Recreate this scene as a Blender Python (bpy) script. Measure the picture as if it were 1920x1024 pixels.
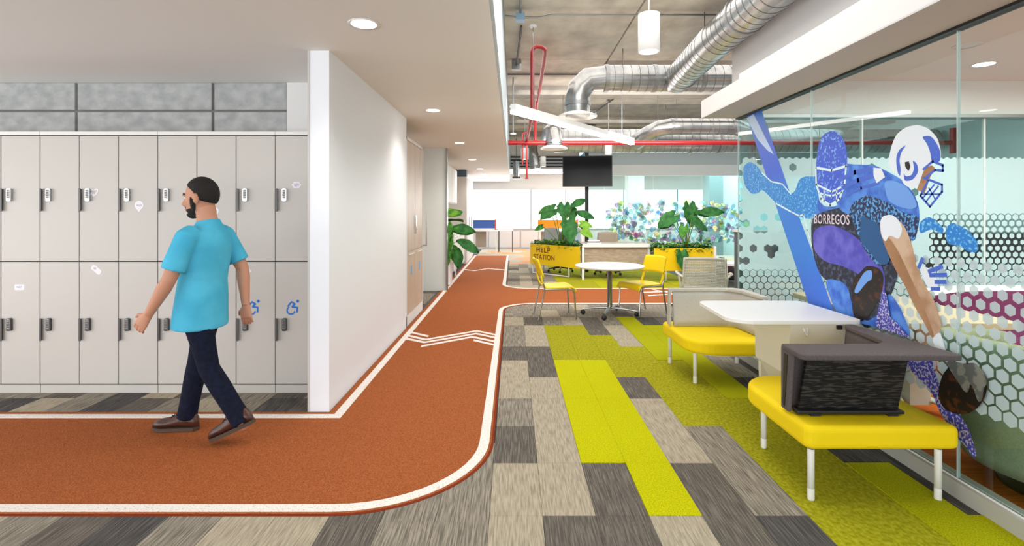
import bpy, bmesh, math, random
from mathutils import Vector, Matrix, Euler
from math import sin, cos, pi, radians as R
for o in list(bpy.data.objects): bpy.data.objects.remove(o)
S = bpy.context.scene; C = S.collection
# ---------------------------------------------------------------- camera, sky, big lights, exposure
FPX, CH = 940.0, 1.45
cam = bpy.data.objects.new('camera', bpy.data.cameras.new('camera')); C.objects.link(cam)
cam.location = (0, 0, CH); cam.rotation_euler = (R(90), 0, 0)
cam.data.sensor_width = 36; cam.data.lens = FPX/1920*36
cam.data.shift_x = -2/1920; cam.data.shift_y = -115/1920; cam.data.clip_end = 200
S.camera = cam
W = bpy.data.worlds.new('World'); S.world = W; W.use_nodes = True
W.node_tree.nodes['Background'].inputs[0].default_value = (.93, .97, 1, 1)
W.node_tree.nodes['Background'].inputs[1].default_value = 1.15
S.view_settings.view_transform = 'Standard'; S.view_settings.look = 'None'
S.view_settings.gamma = 1; S.view_settings.use_curve_mapping = False
S.view_settings.exposure = 0.72
def area(name, loc, rot, sx, sy, power, col=(1,1,1), shape='RECTANGLE'):
    l = bpy.data.lights.new(name, 'AREA'); l.shape = shape; l.size = sx; l.size_y = sy
    l.energy = power; l.color = col
    o = bpy.data.objects.new(name, l); C.objects.link(o); o.location = loc; o.rotation_euler = rot
    return o
# added fills behind and to the left, far window daylight, and the meeting room
area('rear_fill', (-1.5, -4.5, 1.3), (R(108), 0, 0), 11, 2.2, 155, (.95, .98, 1))  # added panel for assumed windows behind the camera, tilted up to lift the ceiling
area('left_fill', (-6.8, .4, 1.1), (R(108), 0, R(-90)), 4.5, 2.0, 45, (1, .98, .96))  # added fill from the left, angled up to brighten the dropped ceiling
area('daylight_far', (3, 19.2, 1.6), (R(-90), 0, 0), 12, 1.5, 130, (.95, .98, 1))
area('meeting_room_light', (4.6, 2.6, 2.68), (0, 0, 0), 3.2, 2.6, 125, (1, .97, .92))
area('open_office_fill', (3.6, 9.0, 3.62), (0, 0, 0), 7, 6.5, 165, (1, .98, .95))  # added overhead fill for the open office, no fitting of its own
area('open_office_fill', (1.0, 3.6, 3.55), (0, 0, 0), 1.8, 3.4, 42, (1, .98, .95))  # added fill over the near carpet, brightens the white wall
area('open_office_fill', (1.8, 7.8, 2.95), (R(56), 0, 0), 3.0, .6, 66, (1, .98, .95))  # added fill aimed forward at the planters, header and television
area('slab_fill', (1.0, 3.6, 2.4), (R(180), 0, 0), 1.8, 4.5, 11, (1, .98, .95))  # added fill shining upward, brightens the near slab
area('slab_fill', (4.0, 9.0, 2.2), (R(180), 0, 0), 7.5, 7.0, 33, (1, .98, .95))  # added fill shining upward, brightens the slab over the open office
area('glass_office_fill', (5.4, 15.6, 2.95), (0, 0, 0), 6.5, 2.8, 260, (.93, .98, 1))  # added fill, lifts the dark interior behind the doodle film
# ---------------------------------------------------------------- helpers
def lin(c):
    c = c/255.0
    return c/12.92 if c <= .04045 else ((c+.055)/1.055)**2.4
def rgb(c): return (lin(c[0]), lin(c[1]), lin(c[2]), 1)
MC = {}
def mat(name, col, rough=.5, metal=0, emit=0, alpha=1, col2=None, scale=(8,8,8), detail=3, lo=.35, hi=.65,
        bump=0, bscale=None, spec=.5, transl=0):
    if name in MC: return MC[name]
    m = bpy.data.materials.new(name); m.use_nodes = True; MC[name] = m
    nt = m.node_tree; b = nt.nodes['Principled BSDF']
    b.inputs['Base Color'].default_value = rgb(col); b.inputs['Roughness'].default_value = rough
    b.inputs['Metallic'].default_value = metal; b.inputs['Alpha'].default_value = alpha
    b.inputs['Specular IOR Level'].default_value = spec
    if emit: b.inputs['Emission Color'].default_value = rgb(col); b.inputs['Emission Strength'].default_value = emit
    def noise(sc, det):
        g = nt.nodes.new('ShaderNodeNewGeometry'); mp = nt.nodes.new('ShaderNodeMapping')
        mp.inputs['Scale'].default_value = sc
        n = nt.nodes.new('ShaderNodeTexNoise'); n.inputs['Scale'].default_value = 1; n.inputs['Detail'].default_value = det
        nt.links.new(g.outputs['Position'], mp.inputs[0]); nt.links.new(mp.outputs[0], n.inputs['Vector'])
        return n.outputs['Fac']
    if col2:
        n = noise(scale, detail); r = nt.nodes.new('ShaderNodeValToRGB')
        r.color_ramp.elements[0].position = lo; r.color_ramp.elements[1].position = hi
        r.color_ramp.elements[0].color = rgb(col); r.color_ramp.elements[1].color = rgb(col2)
        nt.links.new(n, r.inputs[0]); nt.links.new(r.outputs[0], b.inputs['Base Color'])
    if transl:
        out = nt.nodes['Material Output']; mx = nt.nodes.new('ShaderNodeMixShader'); mx.inputs[0].default_value = transl
        tb = nt.nodes.new('ShaderNodeBsdfTranslucent'); tb.inputs[0].default_value = rgb(col)
        nt.links.new(b.outputs[0], mx.inputs[1]); nt.links.new(tb.outputs[0], mx.inputs[2]); nt.links.new(mx.outputs[0], out.inputs[0])
    if bump:
        n = noise(bscale or scale, 2); bp = nt.nodes.new('ShaderNodeBump'); bp.inputs['Strength'].default_value = bump
        bp.inputs['Distance'].default_value = .01
        nt.links.new(n, bp.inputs['Height']); nt.links.new(bp.outputs[0], b.inputs['Normal'])
    return m
def glassmat(name, tint, refl=1.0):
    m = bpy.data.materials.new(name); m.use_nodes = True; nt = m.node_tree; nt.nodes.clear()
    out = nt.nodes.new('ShaderNodeOutputMaterial'); mx = nt.nodes.new('ShaderNodeMixShader')
    t = nt.nodes.new('ShaderNodeBsdfTransparent'); t.inputs[0].default_value = rgb(tint)
    g = nt.nodes.new('ShaderNodeBsdfGlossy'); g.inputs['Roughness'].default_value = .0
    f = nt.nodes.new('ShaderNodeFresnel'); f.inputs[0].default_value = 1.45
    k = nt.nodes.new('ShaderNodeMath'); k.operation = 'MULTIPLY'; k.inputs[1].default_value = refl
    g2 = nt.nodes.new('ShaderNodeNewGeometry'); s1 = nt.nodes.new('ShaderNodeMath'); s1.operation = 'SUBTRACT'; s1.inputs[0].default_value = 1
    k2 = nt.nodes.new('ShaderNodeMath'); k2.operation = 'MULTIPLY'
    nt.links.new(g2.outputs['Backfacing'], s1.inputs[1]); nt.links.new(f.outputs[0], k.inputs[0])   # one reflection per pane, none inside it
    nt.links.new(k.outputs[0], k2.inputs[0]); nt.links.new(s1.outputs[0], k2.inputs[1]); nt.links.new(k2.outputs[0], mx.inputs[0])
    nt.links.new(t.outputs[0], mx.inputs[1]); nt.links.new(g.outputs[0], mx.inputs[2]); nt.links.new(mx.outputs[0], out.inputs[0])
    MC[name] = m; return m
class MB:
    def __init__(s): s.v = []; s.f = []; s.m = []; s.s = []
    def add(s, vs, fs, mi=0, sm=False):
        b = len(s.v); s.v += [tuple(x) for x in vs]
        for f in fs: s.f.append([b+i for i in f]); s.m.append(mi); s.s.append(sm)
        return s
    def box(s, x0, x1, y0, y1, z0, z1, mi=0):
        if x0 > x1: x0, x1 = x1, x0
        if y0 > y1: y0, y1 = y1, y0
        if z0 > z1: z0, z1 = z1, z0
        return s.add([(x0,y0,z0),(x1,y0,z0),(x1,y1,z0),(x0,y1,z0),(x0,y0,z1),(x1,y0,z1),(x1,y1,z1),(x0,y1,z1)],
              [(0,3,2,1),(4,5,6,7),(0,1,5,4),(1,2,6,5),(2,3,7,6),(3,0,4,7)], mi)
    def prism(s, pts, z0, z1, mi=0, ax='z'):
        n = len(pts)
        a = sum(pts[i][0]*pts[(i+1)%n][1]-pts[(i+1)%n][0]*pts[i][1] for i in range(n))
        if a < 0: pts = pts[::-1]
        def P(p, z): return (p[0],p[1],z) if ax == 'z' else ((p[0],z,p[1]) if ax == 'y' else (z,p[0],p[1]))
        fs = [tuple(range(n-1,-1,-1)), tuple(range(n,2*n))]+[(i,(i+1)%n,n+(i+1)%n,n+i) for i in range(n)]
        if ax == 'y': fs = [f[::-1] for f in fs]
        return s.add([P(p,z0) for p in pts]+[P(p,z1) for p in pts], fs, mi)
    def tube(s, pts, r, n=10, mi=0, cap=True, flat=None):
        pts = [Vector(p) for p in pts]; rs = r if isinstance(r,(list,tuple)) else [r]*len(pts)
        vs = []; up = None
        for i, p in enumerate(pts):
            if i == 0: d = pts[1]-p
            elif i == len(pts)-1: d = p-pts[i-1]
            else: d = (pts[i+1]-p).normalized()+(p-pts[i-1]).normalized()
            d = d.normalized() if d.length > 1e-9 else Vector((0,0,1))
            if up is None:
                up = Vector((0,0,1)) if abs(d.z) < .9 else Vector((0,1,0))
            a = d.cross(up); a.normalize(); b = a.cross(d); b.normalize(); up = b
            ri = rs[i]; ra, rb = (ri if isinstance(ri,(tuple,list)) else (ri,ri))
            for k in range(n):
                t = 2*pi*k/n; vs.append(p+a*cos(t)*ra+b*sin(t)*rb)
        fs = [(i*n+k, i*n+(k+1)%n, (i+1)*n+(k+1)%n, (i+1)*n+k) for i in range(len(pts)-1) for k in range(n)]
        s.add(vs, fs, mi, True)
        if cap:
            s.add(vs[:n], [tuple(range(n-1,-1,-1))], mi); s.add(vs[-n:], [tuple(range(n))], mi)
        return s
    def lathe(s, prof, c=(0,0,0), n=24, mi=0, sm=True):
        vs = [(c[0]+r*cos(2*pi*k/n), c[1]+r*sin(2*pi*k/n), c[2]+z) for r,z in prof for k in range(n)]
        fs = [(i*n+k, i*n+(k+1)%n, (i+1)*n+(k+1)%n, (i+1)*n+k) for i in range(len(prof)-1) for k in range(n)]
        return s.add(vs, fs, mi, sm)
    def ell(s, c, r, n=16, m=10, mi=0, rot=None):
        vs = []; 
        for i in range(m+1):
            ph = pi*i/m
            for k in range(n):
                th = 2*pi*k/n; v = Vector((r[0]*sin(ph)*cos(th), r[1]*sin(ph)*sin(th), r[2]*cos(ph)))
                if rot: v = rot @ v
                vs.append(v+Vector(c))
        fs = [(i*n+k, (i+1)*n+k, (i+1)*n+(k+1)%n, i*n+(k+1)%n) for i in range(m) for k in range(n)]
        return s.add(vs, fs, mi, True)
    def sheet(s, fn, nu, nv, th, mi=0, sm=True):
        """thick sheet over fn(u,v) -> point, u,v in 0..1"""
        P = [[Vector(fn(i/nu, j/nv)) for j in range(nv+1)] for i in range(nu+1)]
        N = []
        for i in range(nu+1):
            for j in range(nv+1):
                du = P[min(i+1,nu)][j]-P[max(i-1,0)][j]; dv = P[i][min(j+1,nv)]-P[i][max(j-1,0)]
                q = du.cross(dv); N.append(q.normalized() if q.length > 1e-12 else Vector((0,0,1)))
        w = nv+1; top = []; bot = []
        for i in range(nu+1):
            for j in range(w):
                top.append(P[i][j]+N[i*w+j]*th/2); bot.append(P[i][j]-N[i*w+j]*th/2)
        k = len(top); fs = []
        for i in range(nu):
            for j in range(nv):
                a,b,c,d = i*w+j,(i+1)*w+j,(i+1)*w+j+1,i*w+j+1
                fs.append((a,b,c,d)); fs.append((k+d,k+c,k+b,k+a))
        for i in range(nu):
            fs.append((i*w, k+i*w, k+(i+1)*w, (i+1)*w)); fs.append((i*w+nv, (i+1)*w+nv, k+(i+1)*w+nv, k+i*w+nv))
        for j in range(nv):
            fs.append((j, j+1, k+j+1, k+j)); fs.append((nu*w+j, k+nu*w+j, k+nu*w+j+1, nu*w+j+1))
        return s.add(top+bot, fs, mi, sm)
    def build(s, name, mats, parent=None, world=True, bevel=0, seg=2, ob_kw=None):
        off = Vector((0,0,0)); p = parent
        while p is not None and world:
            off += p.location; p = p.parent
        me = bpy.data.meshes.new(name)
        me.from_pydata([Vector(v)-off for v in s.v], [], s.f)
        for m in (mats if isinstance(mats,(list,tuple)) else [mats]): me.materials.append(m)
        me.polygons.foreach_set('material_index', s.m); me.polygons.foreach_set('use_smooth', s.s); me.update()
        o = bpy.data.objects.new(name, me); C.objects.link(o)
        if parent is not None: o.parent = parent
        if bevel:
            b = o.modifiers.new('bevel', 'BEVEL'); b.width = bevel; b.segments = seg; b.limit_method = 'ANGLE'; b.angle_limit = R(40)
        return o
def thing(name, label, cat, loc=(0,0,0), rotz=0, group=None):
    o = bpy.data.objects.new(name, None); C.objects.link(o); o.location = loc; o.rotation_euler = (0,0,rotz)
    o['label'] = label; o['category'] = cat; o.empty_display_size = .1
    if group: o['group'] = group
    return o
def tag(o, label, cat, group=None):
    o['label'] = label; o['category'] = cat
    if group: o['group'] = group
    return o
def struct(o, label=None):
    o['kind'] = 'structure'
    if label: o['label'] = label
    return o
def srot(name, loc=(0,0,0)):
    o = bpy.data.objects.new(name, None); C.objects.link(o); o.location = loc; o['kind'] = 'structure'; return o
def dup(root, loc, rotz, label, group=None):
    kids = {}
    for ob in bpy.data.objects:
        if ob.parent: kids.setdefault(ob.parent.name, []).append(ob)
    def cp(o, par):
        c = o.copy(); C.objects.link(c); c.parent = par
        for ch in kids.get(o.name, []): cp(ch, c)
        return c
    r = cp(root, None); r.location = loc; r.rotation_euler = (0,0,rotz); r['label'] = label
    if group: r['group'] = group
    return r
def FL(x, y):                       # a spot on the floor
    Y = CH*FPX/(y-397); return ((x-962)*Y/FPX, Y)
def GL(x, y, X=2.27):               # a spot on the glass wall -> (Y, Z)
    Y = FPX*X/(x-962); return (Y, CH-(y-397)*Y/FPX)
def AT(x, y, Y): return ((x-962)*Y/FPX, CH-(y-397)*Y/FPX)
def arc(cx, cy, r, a0, a1, n=8): return [(cx+r*cos(R(a0+(a1-a0)*i/n)), cy+r*sin(R(a0+(a1-a0)*i/n))) for i in range(n+1)]
def rrect(x0, x1, y0, y1, r, n=5):
    return arc(x1-r,y0+r,r,-90,0,n)+arc(x1-r,y1-r,r,0,90,n)+arc(x0+r,y1-r,r,90,180,n)+arc(x0+r,y0+r,r,180,270,n)
# ---------------------------------------------------------------- materials
white = mat('white_paint', (226,224,222), .6)
ceilm = mat('ceiling_paint', (240,236,232), .75)
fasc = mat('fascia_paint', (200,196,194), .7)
bluew = mat('cool_grey_paint', (208,220,228), .6)
lockm = mat('locker_laminate', (198,193,187), .42)
locktop = mat('locker_top', (232,230,226), .4)
gap = mat('dark_gap', (60,58,56), .8)
steel = mat('brushed_steel', (150,150,150), .35, .9)
dsteel = mat('dark_steel', (92,90,90), .4, .7)
chrome = mat('chrome', (185,188,192), .18, 1)
conc = mat('concrete', (158,160,160), .85, col2=(184,185,184), scale=(9,9,12), detail=8, bump=.3, bscale=(30,30,30))
concj = mat('concrete_joint', (134,132,126), .9)
slabm = mat('slab_concrete', (166,158,146), .9, col2=(210,202,188), scale=(3.6,2.6,3), detail=12, lo=.25, hi=.75, bump=.4, bscale=(14,50,20))
slabd = mat('slab_concrete_dark', (128,122,114), .9, col2=(166,159,149), scale=(3.6,2.6,3), detail=12, lo=.25, hi=.75, bump=.4, bscale=(14,50,20))
track = mat('rubber_track', (140,72,34), .9, col2=(180,104,58), scale=(160,160,160), detail=4, bump=.4, spec=.15)
tline = mat('track_line_paint', (200,180,168), .85, col2=(238,232,226), scale=(120,120,120), lo=.3, hi=.45, spec=.2)
tedge = mat('track_edge', (130,52,28), .9, spec=.1)
CARP = {
 'b': mat('carpet_beige', (150,139,121), .95, col2=(188,177,156), scale=(130,9,1), detail=6, lo=.32, hi=.62, bump=.5, bscale=(260,260,50), spec=.1),
 'm': mat('carpet_grey', (112,106,97), .95, col2=(166,157,142), scale=(150,6,1), detail=5, lo=.38, hi=.62, bump=.5, bscale=(260,260,50), spec=.1),
 'd': mat('carpet_dark', (92,86,80), .95, col2=(138,130,120), scale=(150,6,1), detail=5, lo=.42, hi=.72, bump=.5, bscale=(260,260,50), spec=.1),
 'k': mat('carpet_charcoal', (74,71,70), .95, col2=(116,112,108), scale=(150,5,1), detail=5, lo=.45, hi=.7, bump=.5, bscale=(260,260,50), spec=.1),
 'g': mat('carpet_lime', (176,178,0), .95, col2=(222,218,8), scale=(150,150,1), detail=3, lo=.35, hi=.6, bump=1, bscale=(170,170,50), spec=.1),
 'o': mat('carpet_olive', (142,142,10), .95, col2=(182,176,40), scale=(60,40,1), detail=5, lo=.35, hi=.65, bump=.6, bscale=(200,200,50), spec=.1),
 'l': mat('carpet_moss', (150,154,6), .95, col2=(192,190,14), scale=(150,150,1), detail=3, lo=.35, hi=.6, bump=.8, bscale=(170,170,50), spec=.1)}
yel = mat('yellow_plastic', (244,212,0), .38)
yelf = mat('yellow_fabric', (238,206,0), .7, bump=.15, bscale=(300,300,300), spec=.3)
yelp = mat('yellow_lacquer', (240,200,10), .4)
tabw = mat('table_white', (236,234,232), .35)
cream = mat('cream_plastic', (220,214,200), .45)
greyf = mat('light_grey_fabric', (176,172,166), .9, col2=(194,190,184), scale=(220,220,220), bump=.2, spec=.1)
brownf = mat('taupe_fabric', (84,75,76), .85, col2=(100,91,90), scale=(220,220,220), bump=.2, spec=.2)
blackm = mat('black_plastic', (28,26,26), .45)
meshb = mat('black_knit', (16,15,15), .6, col2=(58,55,52), scale=(16,16,120), detail=1, lo=.52, hi=.6, bump=.8, spec=.3)
ductm = mat('galvanised_duct', (176,176,174), .25, .95, col2=(146,146,146), scale=(5,5,5), detail=5)
redp = mat('red_pipe_paint', (150,10,18), .35)
emw = mat('lamp_glow', (255,250,240), .5, emit=9)
emsoft = mat('linear_glow', (255,252,246), .5, emit=6)
win = mat('bright_window_blind', (250,252,255), .6, emit=1.0)
glass = glassmat('clear_glass', (232,244,243), 1.0)
glass2 = glassmat('cool_glass', (226,242,243), .8)
wood = mat('ash_laminate', (150,130,110), .5, col2=(186,168,148), scale=(8,8,60), detail=4, lo=.3, hi=.7)
woodv = mat('ash_laminate_upright', (182,160,140), .45, col2=(208,190,172), scale=(40,40,1.5), detail=4, lo=.3, hi=.7)
orangec = mat('orange_carpet', (172,76,18), .85, col2=(206,106,34), scale=(4,60,1), detail=4, spec=.2)
frost = mat('frosted_film', (204,224,228), .55, alpha=.86)
# ---------------------------------------------------------------- floor
HC, SL = 2.615, 3.70
fl = struct(MB().box(-7, 9, -5, 19.5, -.06, -.012).build('floor', mat('subfloor', (90,86,80), .9)), 'carpet tile floor crossed by an orange running track')
CW, X0, YR = .2535, -.113, 2.89
# rows are half metres: row r spans YR+.5r .. YR+.5(r+1)
cmap = {
 -1: {-2:'d',-1:'m',0:'k',1:'d'},
 0: {-2:'b',-1:'b',0:'d',1:'m',2:'b',3:'b',4:'d',5:'m',6:'m',7:'b',8:'m',9:'m'},
 1: {-2:'d',-1:'b',0:'b',1:'b',2:'b',3:'d',4:'d',5:'b',6:'b',7:'d',8:'m',9:'m'},
 2: {-2:'d',-1:'d',0:'g',1:'g',2:'g',3:'g',4:'o',5:'o',6:'o',7:'m',8:'b',9:'m'},
 3: {-2:'b',-1:'g',0:'g',1:'g',2:'g',3:'g',4:'o',5:'o',6:'o',7:'b',8:'m',9:'m'},
 4: {-2:'d',-1:'d',0:'b',1:'b',2:'d',3:'o',4:'o',5:'o',6:'d',7:'d',8:'m',9:'b'},
 5: {-2:'k',-1:'m',0:'m',1:'o',2:'o',3:'o',4:'o',5:'b',6:'b',7:'m',8:'m',9:'m'},
 6: {-2:'o',-1:'o',0:'o',1:'o',2:'o',3:'o',4:'l',5:'l',6:'l',7:'l',8:'d',9:'m'},
 7: {-2:'o',-1:'o',0:'o',1:'o',2:'l',3:'l',4:'l',5:'l',6:'l',7:'k',8:'m',9:'d'},
 8: {-2:'l',-1:'l',0:'k',1:'l',2:'k',3:'m',4:'m',5:'l',6:'m',7:'d',8:'m',9:'m'},
 9: {-2:'l',-1:'k',0:'k',1:'k',2:'k',3:'k',4:'d',5:'d',6:'m',7:'d',8:'m',9:'m'}}
rng = random.Random(5)
pm = {}
def plank(c, y0, y1, key):
    L = round(y1-y0, 3)
    if (key, L) not in pm:
        g = 1 if key in 'gl' else 0
        mb = MB().box(.0008, CW-.0008, .0008, L-.0008, -.012, .004 if g else 0)
        o = mb.build('plank', CARP[key], fl); pm[(key, L)] = o.data
    else:
        o = bpy.data.objects.new('plank', pm[(key, L)]); C.objects.link(o); o.parent = fl
    o.location = (X0+CW*c, y0, 0); return o
for c in range(0, 10):
    for r in range(-2, 10):
        y0 = YR+.5*r
        if y0 > 7.85: continue
        if X0+CW*c > 2.4: continue
        plank(c, y0, y0+.5, cmap[c].get(r, rng.choice('bmmd')))
for c in range(-10, 0):
    r0 = rng.random()
    plank(c, YR-.75, YR-.25, 'kmdbmdkmbbdmm'[c%13] if c < -1 else 'm')
    plank(c, YR-.25, YR+.25, 'm' if c == -1 else 'd') if c > -5 else None
for c in range(-16, -5):
    plank(c, 3.4, 3.9, 'mkdmbmkdmmdkb'[c%13]); plank(c, 3.9, 4.4, 'dmkbdmm'[c%7])
for c in range(-9, -5):
    for r in range(0, 4): plank(c, 7.4+.5*r, 7.9+.5*r, rng.choice('mdm'))
for c in range(0, 22):
    for r in range(0, 11):
        y0 = 9.39+.5*r
        if c > 14 or y0 > 13.4: continue
        if y0 > 14.4 and c > 8: continue
        if c > 17 and y0 < 10: continue
        if c >= 4: k = rng.choice('ool')
        else: k = rng.choice('bmmdb')
        if c >= 8 and y0 > 13: continue
        plank(c, y0, y0+.5, k)
# far office floor patches
struct(MB().box(-.1, 9, 13.9, 14.9, -.011, .0015).box(-1.2, 9, 14.9, 19.4, -.011, .002).build('floor', mat('far_carpet', (176,166,150), .9, col2=(214,150,96), scale=(1.2,.9,1), detail=1, lo=.5, hi=.56)), 'beige and orange carpet before the far windows')
# running track
def tr(name, pts, z, m, z0=-.011):
    return MB().prism(pts, z0, z).build(name, m, fl)
RO, IN = -.135, -.165
outer = [(-7,2.40)] + arc(-.885,3.15,.75,-90,0,14) + [(-.135,7.35)] + arc(.365,7.35,.5,180,90,10) + [(4.9,7.85),(4.9,9.47)] + arc(.365,9.97,.5,270,180,10) + \
        [(-.135,16.6),(-1.325,16.6),(-1.325,3.62),(-7,3.62)]
tr('track', outer, .004, track)
edge = [(-7,2.385)] + arc(-.885,3.15,.765,-90,0,14) + [(-.12,7.35)] + arc(.365,7.35,.485,180,90,10) + [(4.9,7.835),(4.9,7.85)] + arc(.365,7.35,.5,90,180,10) + arc(-.885,3.15,.75,0,-90,14)+[(-7,2.40)]
tr('track_border', edge, .003, tedge)
def ribbon(name, a, b, z=.0065):
    n = len(a); mb = MB()
    mb.add([(p[0],p[1],z) for p in a]+[(p[0],p[1],z) for p in b]+[(p[0],p[1],.0) for p in a]+[(p[0],p[1],.0) for p in b],
        [(i,i+1,n+i+1,n+i) for i in range(n-1)]+[(2*n+i,2*n+i+1,i+1,i) for i in range(n-1)]+[(n+i,n+i+1,3*n+i+1,3*n+i) for i in range(n-1)])
    return mb.build(name, tline, fl)
def line_near(d, e=0): return [(-7,2.40+d)] + arc(-.885,3.15,.75-d,-90,0,14) + [(-.135-d,7.35)] + arc(.365,7.35,.5+d,180,90,10) + [(4.9,7.85+d)]
ribbon('track_line', line_near(.014), line_near(.075))
def line_far(d): return [(4.9,9.47-d)] + arc(.365,9.97,.5+d,270,180,10)+[(-.135-d,16.6-d),(-1.285+d,16.6-d),(-1.285+d,3.605-d-.02),(-7,3.605-d-.02)]
ribbon('track_line', line_far(.01), line_far(.075))
def stripe(pts, w=.035, z=.0066, zoom=None):
    P = [Vector((*FL(*p), 0)) for p in pts]; a = []; b = []
    for p in P: a.append((p.x, p.y+w)); b.append((p.x, p.y-w))
    return ribbon('start_marking', a, b, z)
q = lambda l: [(560+x/2.134, 500+y/2.134) for x, y in l]
stripe(q([(438,262),(520,281)])); stripe(q([(430,276),(508,294),(712,259)])); stripe(q([(426,289),(503,305),(710,270),(792,287)]))
stripe(q([(490,321),(695,283),(792,303)])); stripe(q([(700,296),(790,317)])); stripe(q([(712,259),(790,275)]))
stripe([(872,506),(890,508),(915,504),(950,507)], .07); stripe([(1204,549),(1256,547),(1300,551)], .05); stripe([(1222,543),(1262,551),(1300,556)], .05); stripe([(1215,555),(1262,552)], .04)
# meeting room floor
struct(MB().box(2.31, 9, -3, 5.0, -.011, .002).build('floor', orangec), 'orange carpet inside the glass meeting room')
# ---------------------------------------------------------------- shell
struct(MB().box(-7, -.131, -5, 19.5, HC, HC+.12).build('ceiling', ceilm), 'smooth white dropped ceiling over the running track')
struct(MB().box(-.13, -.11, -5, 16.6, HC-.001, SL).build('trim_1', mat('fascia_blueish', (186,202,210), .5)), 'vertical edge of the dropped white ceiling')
sl = struct(MB().box(-.3, 9, -5, 16.7, SL+.05, SL+.2).build('ceiling', slabd), 'exposed raw concrete slab')
ys = [-5, 1.2, 2.9, 5.1, 7.40, 9.0, 10.4, 11.8, 13.2, 15.0, 16.7]
for i in range(len(ys)-1):
    zz = SL - (.0 if i not in (5,) else .0)
    MB().box(-.1, 1.395, ys[i]+.006, ys[i+1]-.006, zz, SL+.06).build('slab_panel', slabm, sl)
    MB().box(1.405, 9, ys[i]+.006, ys[i+1]-.006, zz-.02, SL+.06).build('slab_panel', slabm if i%2 else slabd, sl)
for i, (y, h, w) in enumerate([(8.95,.16,.34),(11.8,.16,.3),(14.0,.16,.3)]):
    struct(MB().box(-.1, 9, y, y+w, SL-h, SL).build('trim_2', slabd), 'shallow concrete beam across the slab')
# back wall above lockers
wb = struct(MB().box(-7, -1.46, 4.56, 4.70, 0, HC).build('wall_back', concj), 'raw concrete block wall above the lockers')
xs = [-7, -6.42, -5.18, -3.945, -2.71, -2.045]
for i in range(len(xs)-1):
    for z0, z1 in ((1.9,2.35),(2.37,2.614)):
        MB().box(xs[i]+.012, xs[i+1]-(.012 if i < 4 else 0), 4.525, 4.57, z0, z1).build('block', conc, wb, bevel=.004, seg=1)
MB().box(-2.04, -1.46, 4.52, 4.57, 0, HC).build('plaster_panel', white, wb)
# white wall beside the track
struct(MB().box(-1.47, -1.33, 3.625, 6.25, 0, HC).build('wall_left', mat('wall_white', (238,240,246), .5)), 'white wall standing along the track')
MB().box(-1.484, -1.47, 3.62, 4.0, 0, HC).build('edge_trim', fasc, bpy.data.objects['wall_left'])
# wall behind the storage niches, and wing wall
struct(MB().box(-2.2, -2.06, 6.25, 16.5, 0, HC).build('wall_left', white), 'white wall behind the niche and cabinets')
wing = struct(MB().box(-2.06, -1.22, 9.2, 9.32, 0, HC).build('wall_left', mat('wing_white', (222,226,222), .25)), 'glossy white wing wall between the storage niches')
MB().box(-1.23, -1.21, 9.17, 9.34, 0, HC).build('edge_trim', steel, wing)
struct(MB().box(-2.06, -1.46, 6.26, 6.3, 0, HC).build('wall_left', white))
# far wall and windows
wf = struct(MB().box(-2.2, 9, 19.5, 19.7, 0, .78).box(-2.2, 9, 19.5, 19.7, 2.30, 3.0).build('wall_far', mat('far_wall', (208,208,206), .6)), 'white far wall under and over the windows')
for i in range(9):
    x0 = -2.2+1.24*i
    MB().box(x0+.03, x0+1.21, 19.47, 19.5, .05, .70).build('wall_panel', white, wf, bevel=.004, seg=1)
xw = [-2.1, 2.05, 3.3, 4.55, 5.8, 7.05, 8.9]
xw = [-2.1, .7, 2.05, 4.3, 6.4, 8.9]
for i in range(len(xw)-1):
    wn = struct(MB().box(xw[i]+.02, xw[i+1]-.02, 19.52, 19.53, .80, 2.30).build('window_%d' % (i+1), win), 'bright far window with a drawn white blind')
    MB().box(xw[i]-.02, xw[i]+.02, 19.49, 19.55, .78, 2.30).box(xw[i], xw[i+1], 19.46, 19.54, .775, .80).build('window_frame', steel, wn)
struct(MB().box(-.11, 9, 16.7, 19.5, 2.9, 3.0).build('ceiling', ceilm), 'white ceiling before the far windows')
bh = struct(MB().box(-.11, 2.2, 16.6, 16.7, 2.86, SL+.2).build('wall_far', white), 'white bulkhead over the far office')
for i in range(4):
    z = 2.92+.105*i
    MB().box(-.08, 1.85, 16.56, 16.6, z, z+.05).build('louvre_slot', blackm, bh)
# ---------------------------------------------------------------- glass office at the back (Y=14)
gb = struct(MB().box(2.1, 9, 14.0, 14.12, 2.46, 2.77).build('wall_back', mat('header_white', (250,252,255), .5)), 'glass office front with a white header')
MB().box(2.1, 9, 13.96, 14.14, 2.77, 3.35).build('header', bluew, gb)
MB().box(2.1, 9, 14.0, 14.1, 0, .06).build('floor_rail', steel, gb)
for x0, x1 in ((2.1,2.55),(2.56,3.92),(3.93,5.3),(5.31,6.7),(6.71,8.9)):
    MB().box(x0, x1, 14.04, 14.052, .06, 2.46).build('glass_pane', glass2, gb)
MB().box(2.02, 2.1, 13.98, 14.1, 0, 2.9).build('door_post', steel, gb)
struct(MB().box(2.1, 9, 14.2, 19.4, 3.1, 3.2).build('ceiling', mat('blue_ceiling', (96,160,190), .6)), 'blue ceiling of the glass office')
struct(MB().box(3.95, 4.5, 17.2, 17.7, 0, 3.1).build('trim_3', mat('column_paint', (206,204,194), .7)), 'pale column inside the glass office')
struct(MB().box(6.50, 6.96, 16.6, 17.2, 0, 3.0).build('trim_4', mat('teal_grey', (126,144,142), .6)), 'dark grey pier inside the glass office')
struct(MB().box(6.95, 9, 16.9, 17.0, 0, 3.0).build('wall_right', mat('aqua_wall', (196,216,214), .6)), 'pale aqua wall inside the glass office')
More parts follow.
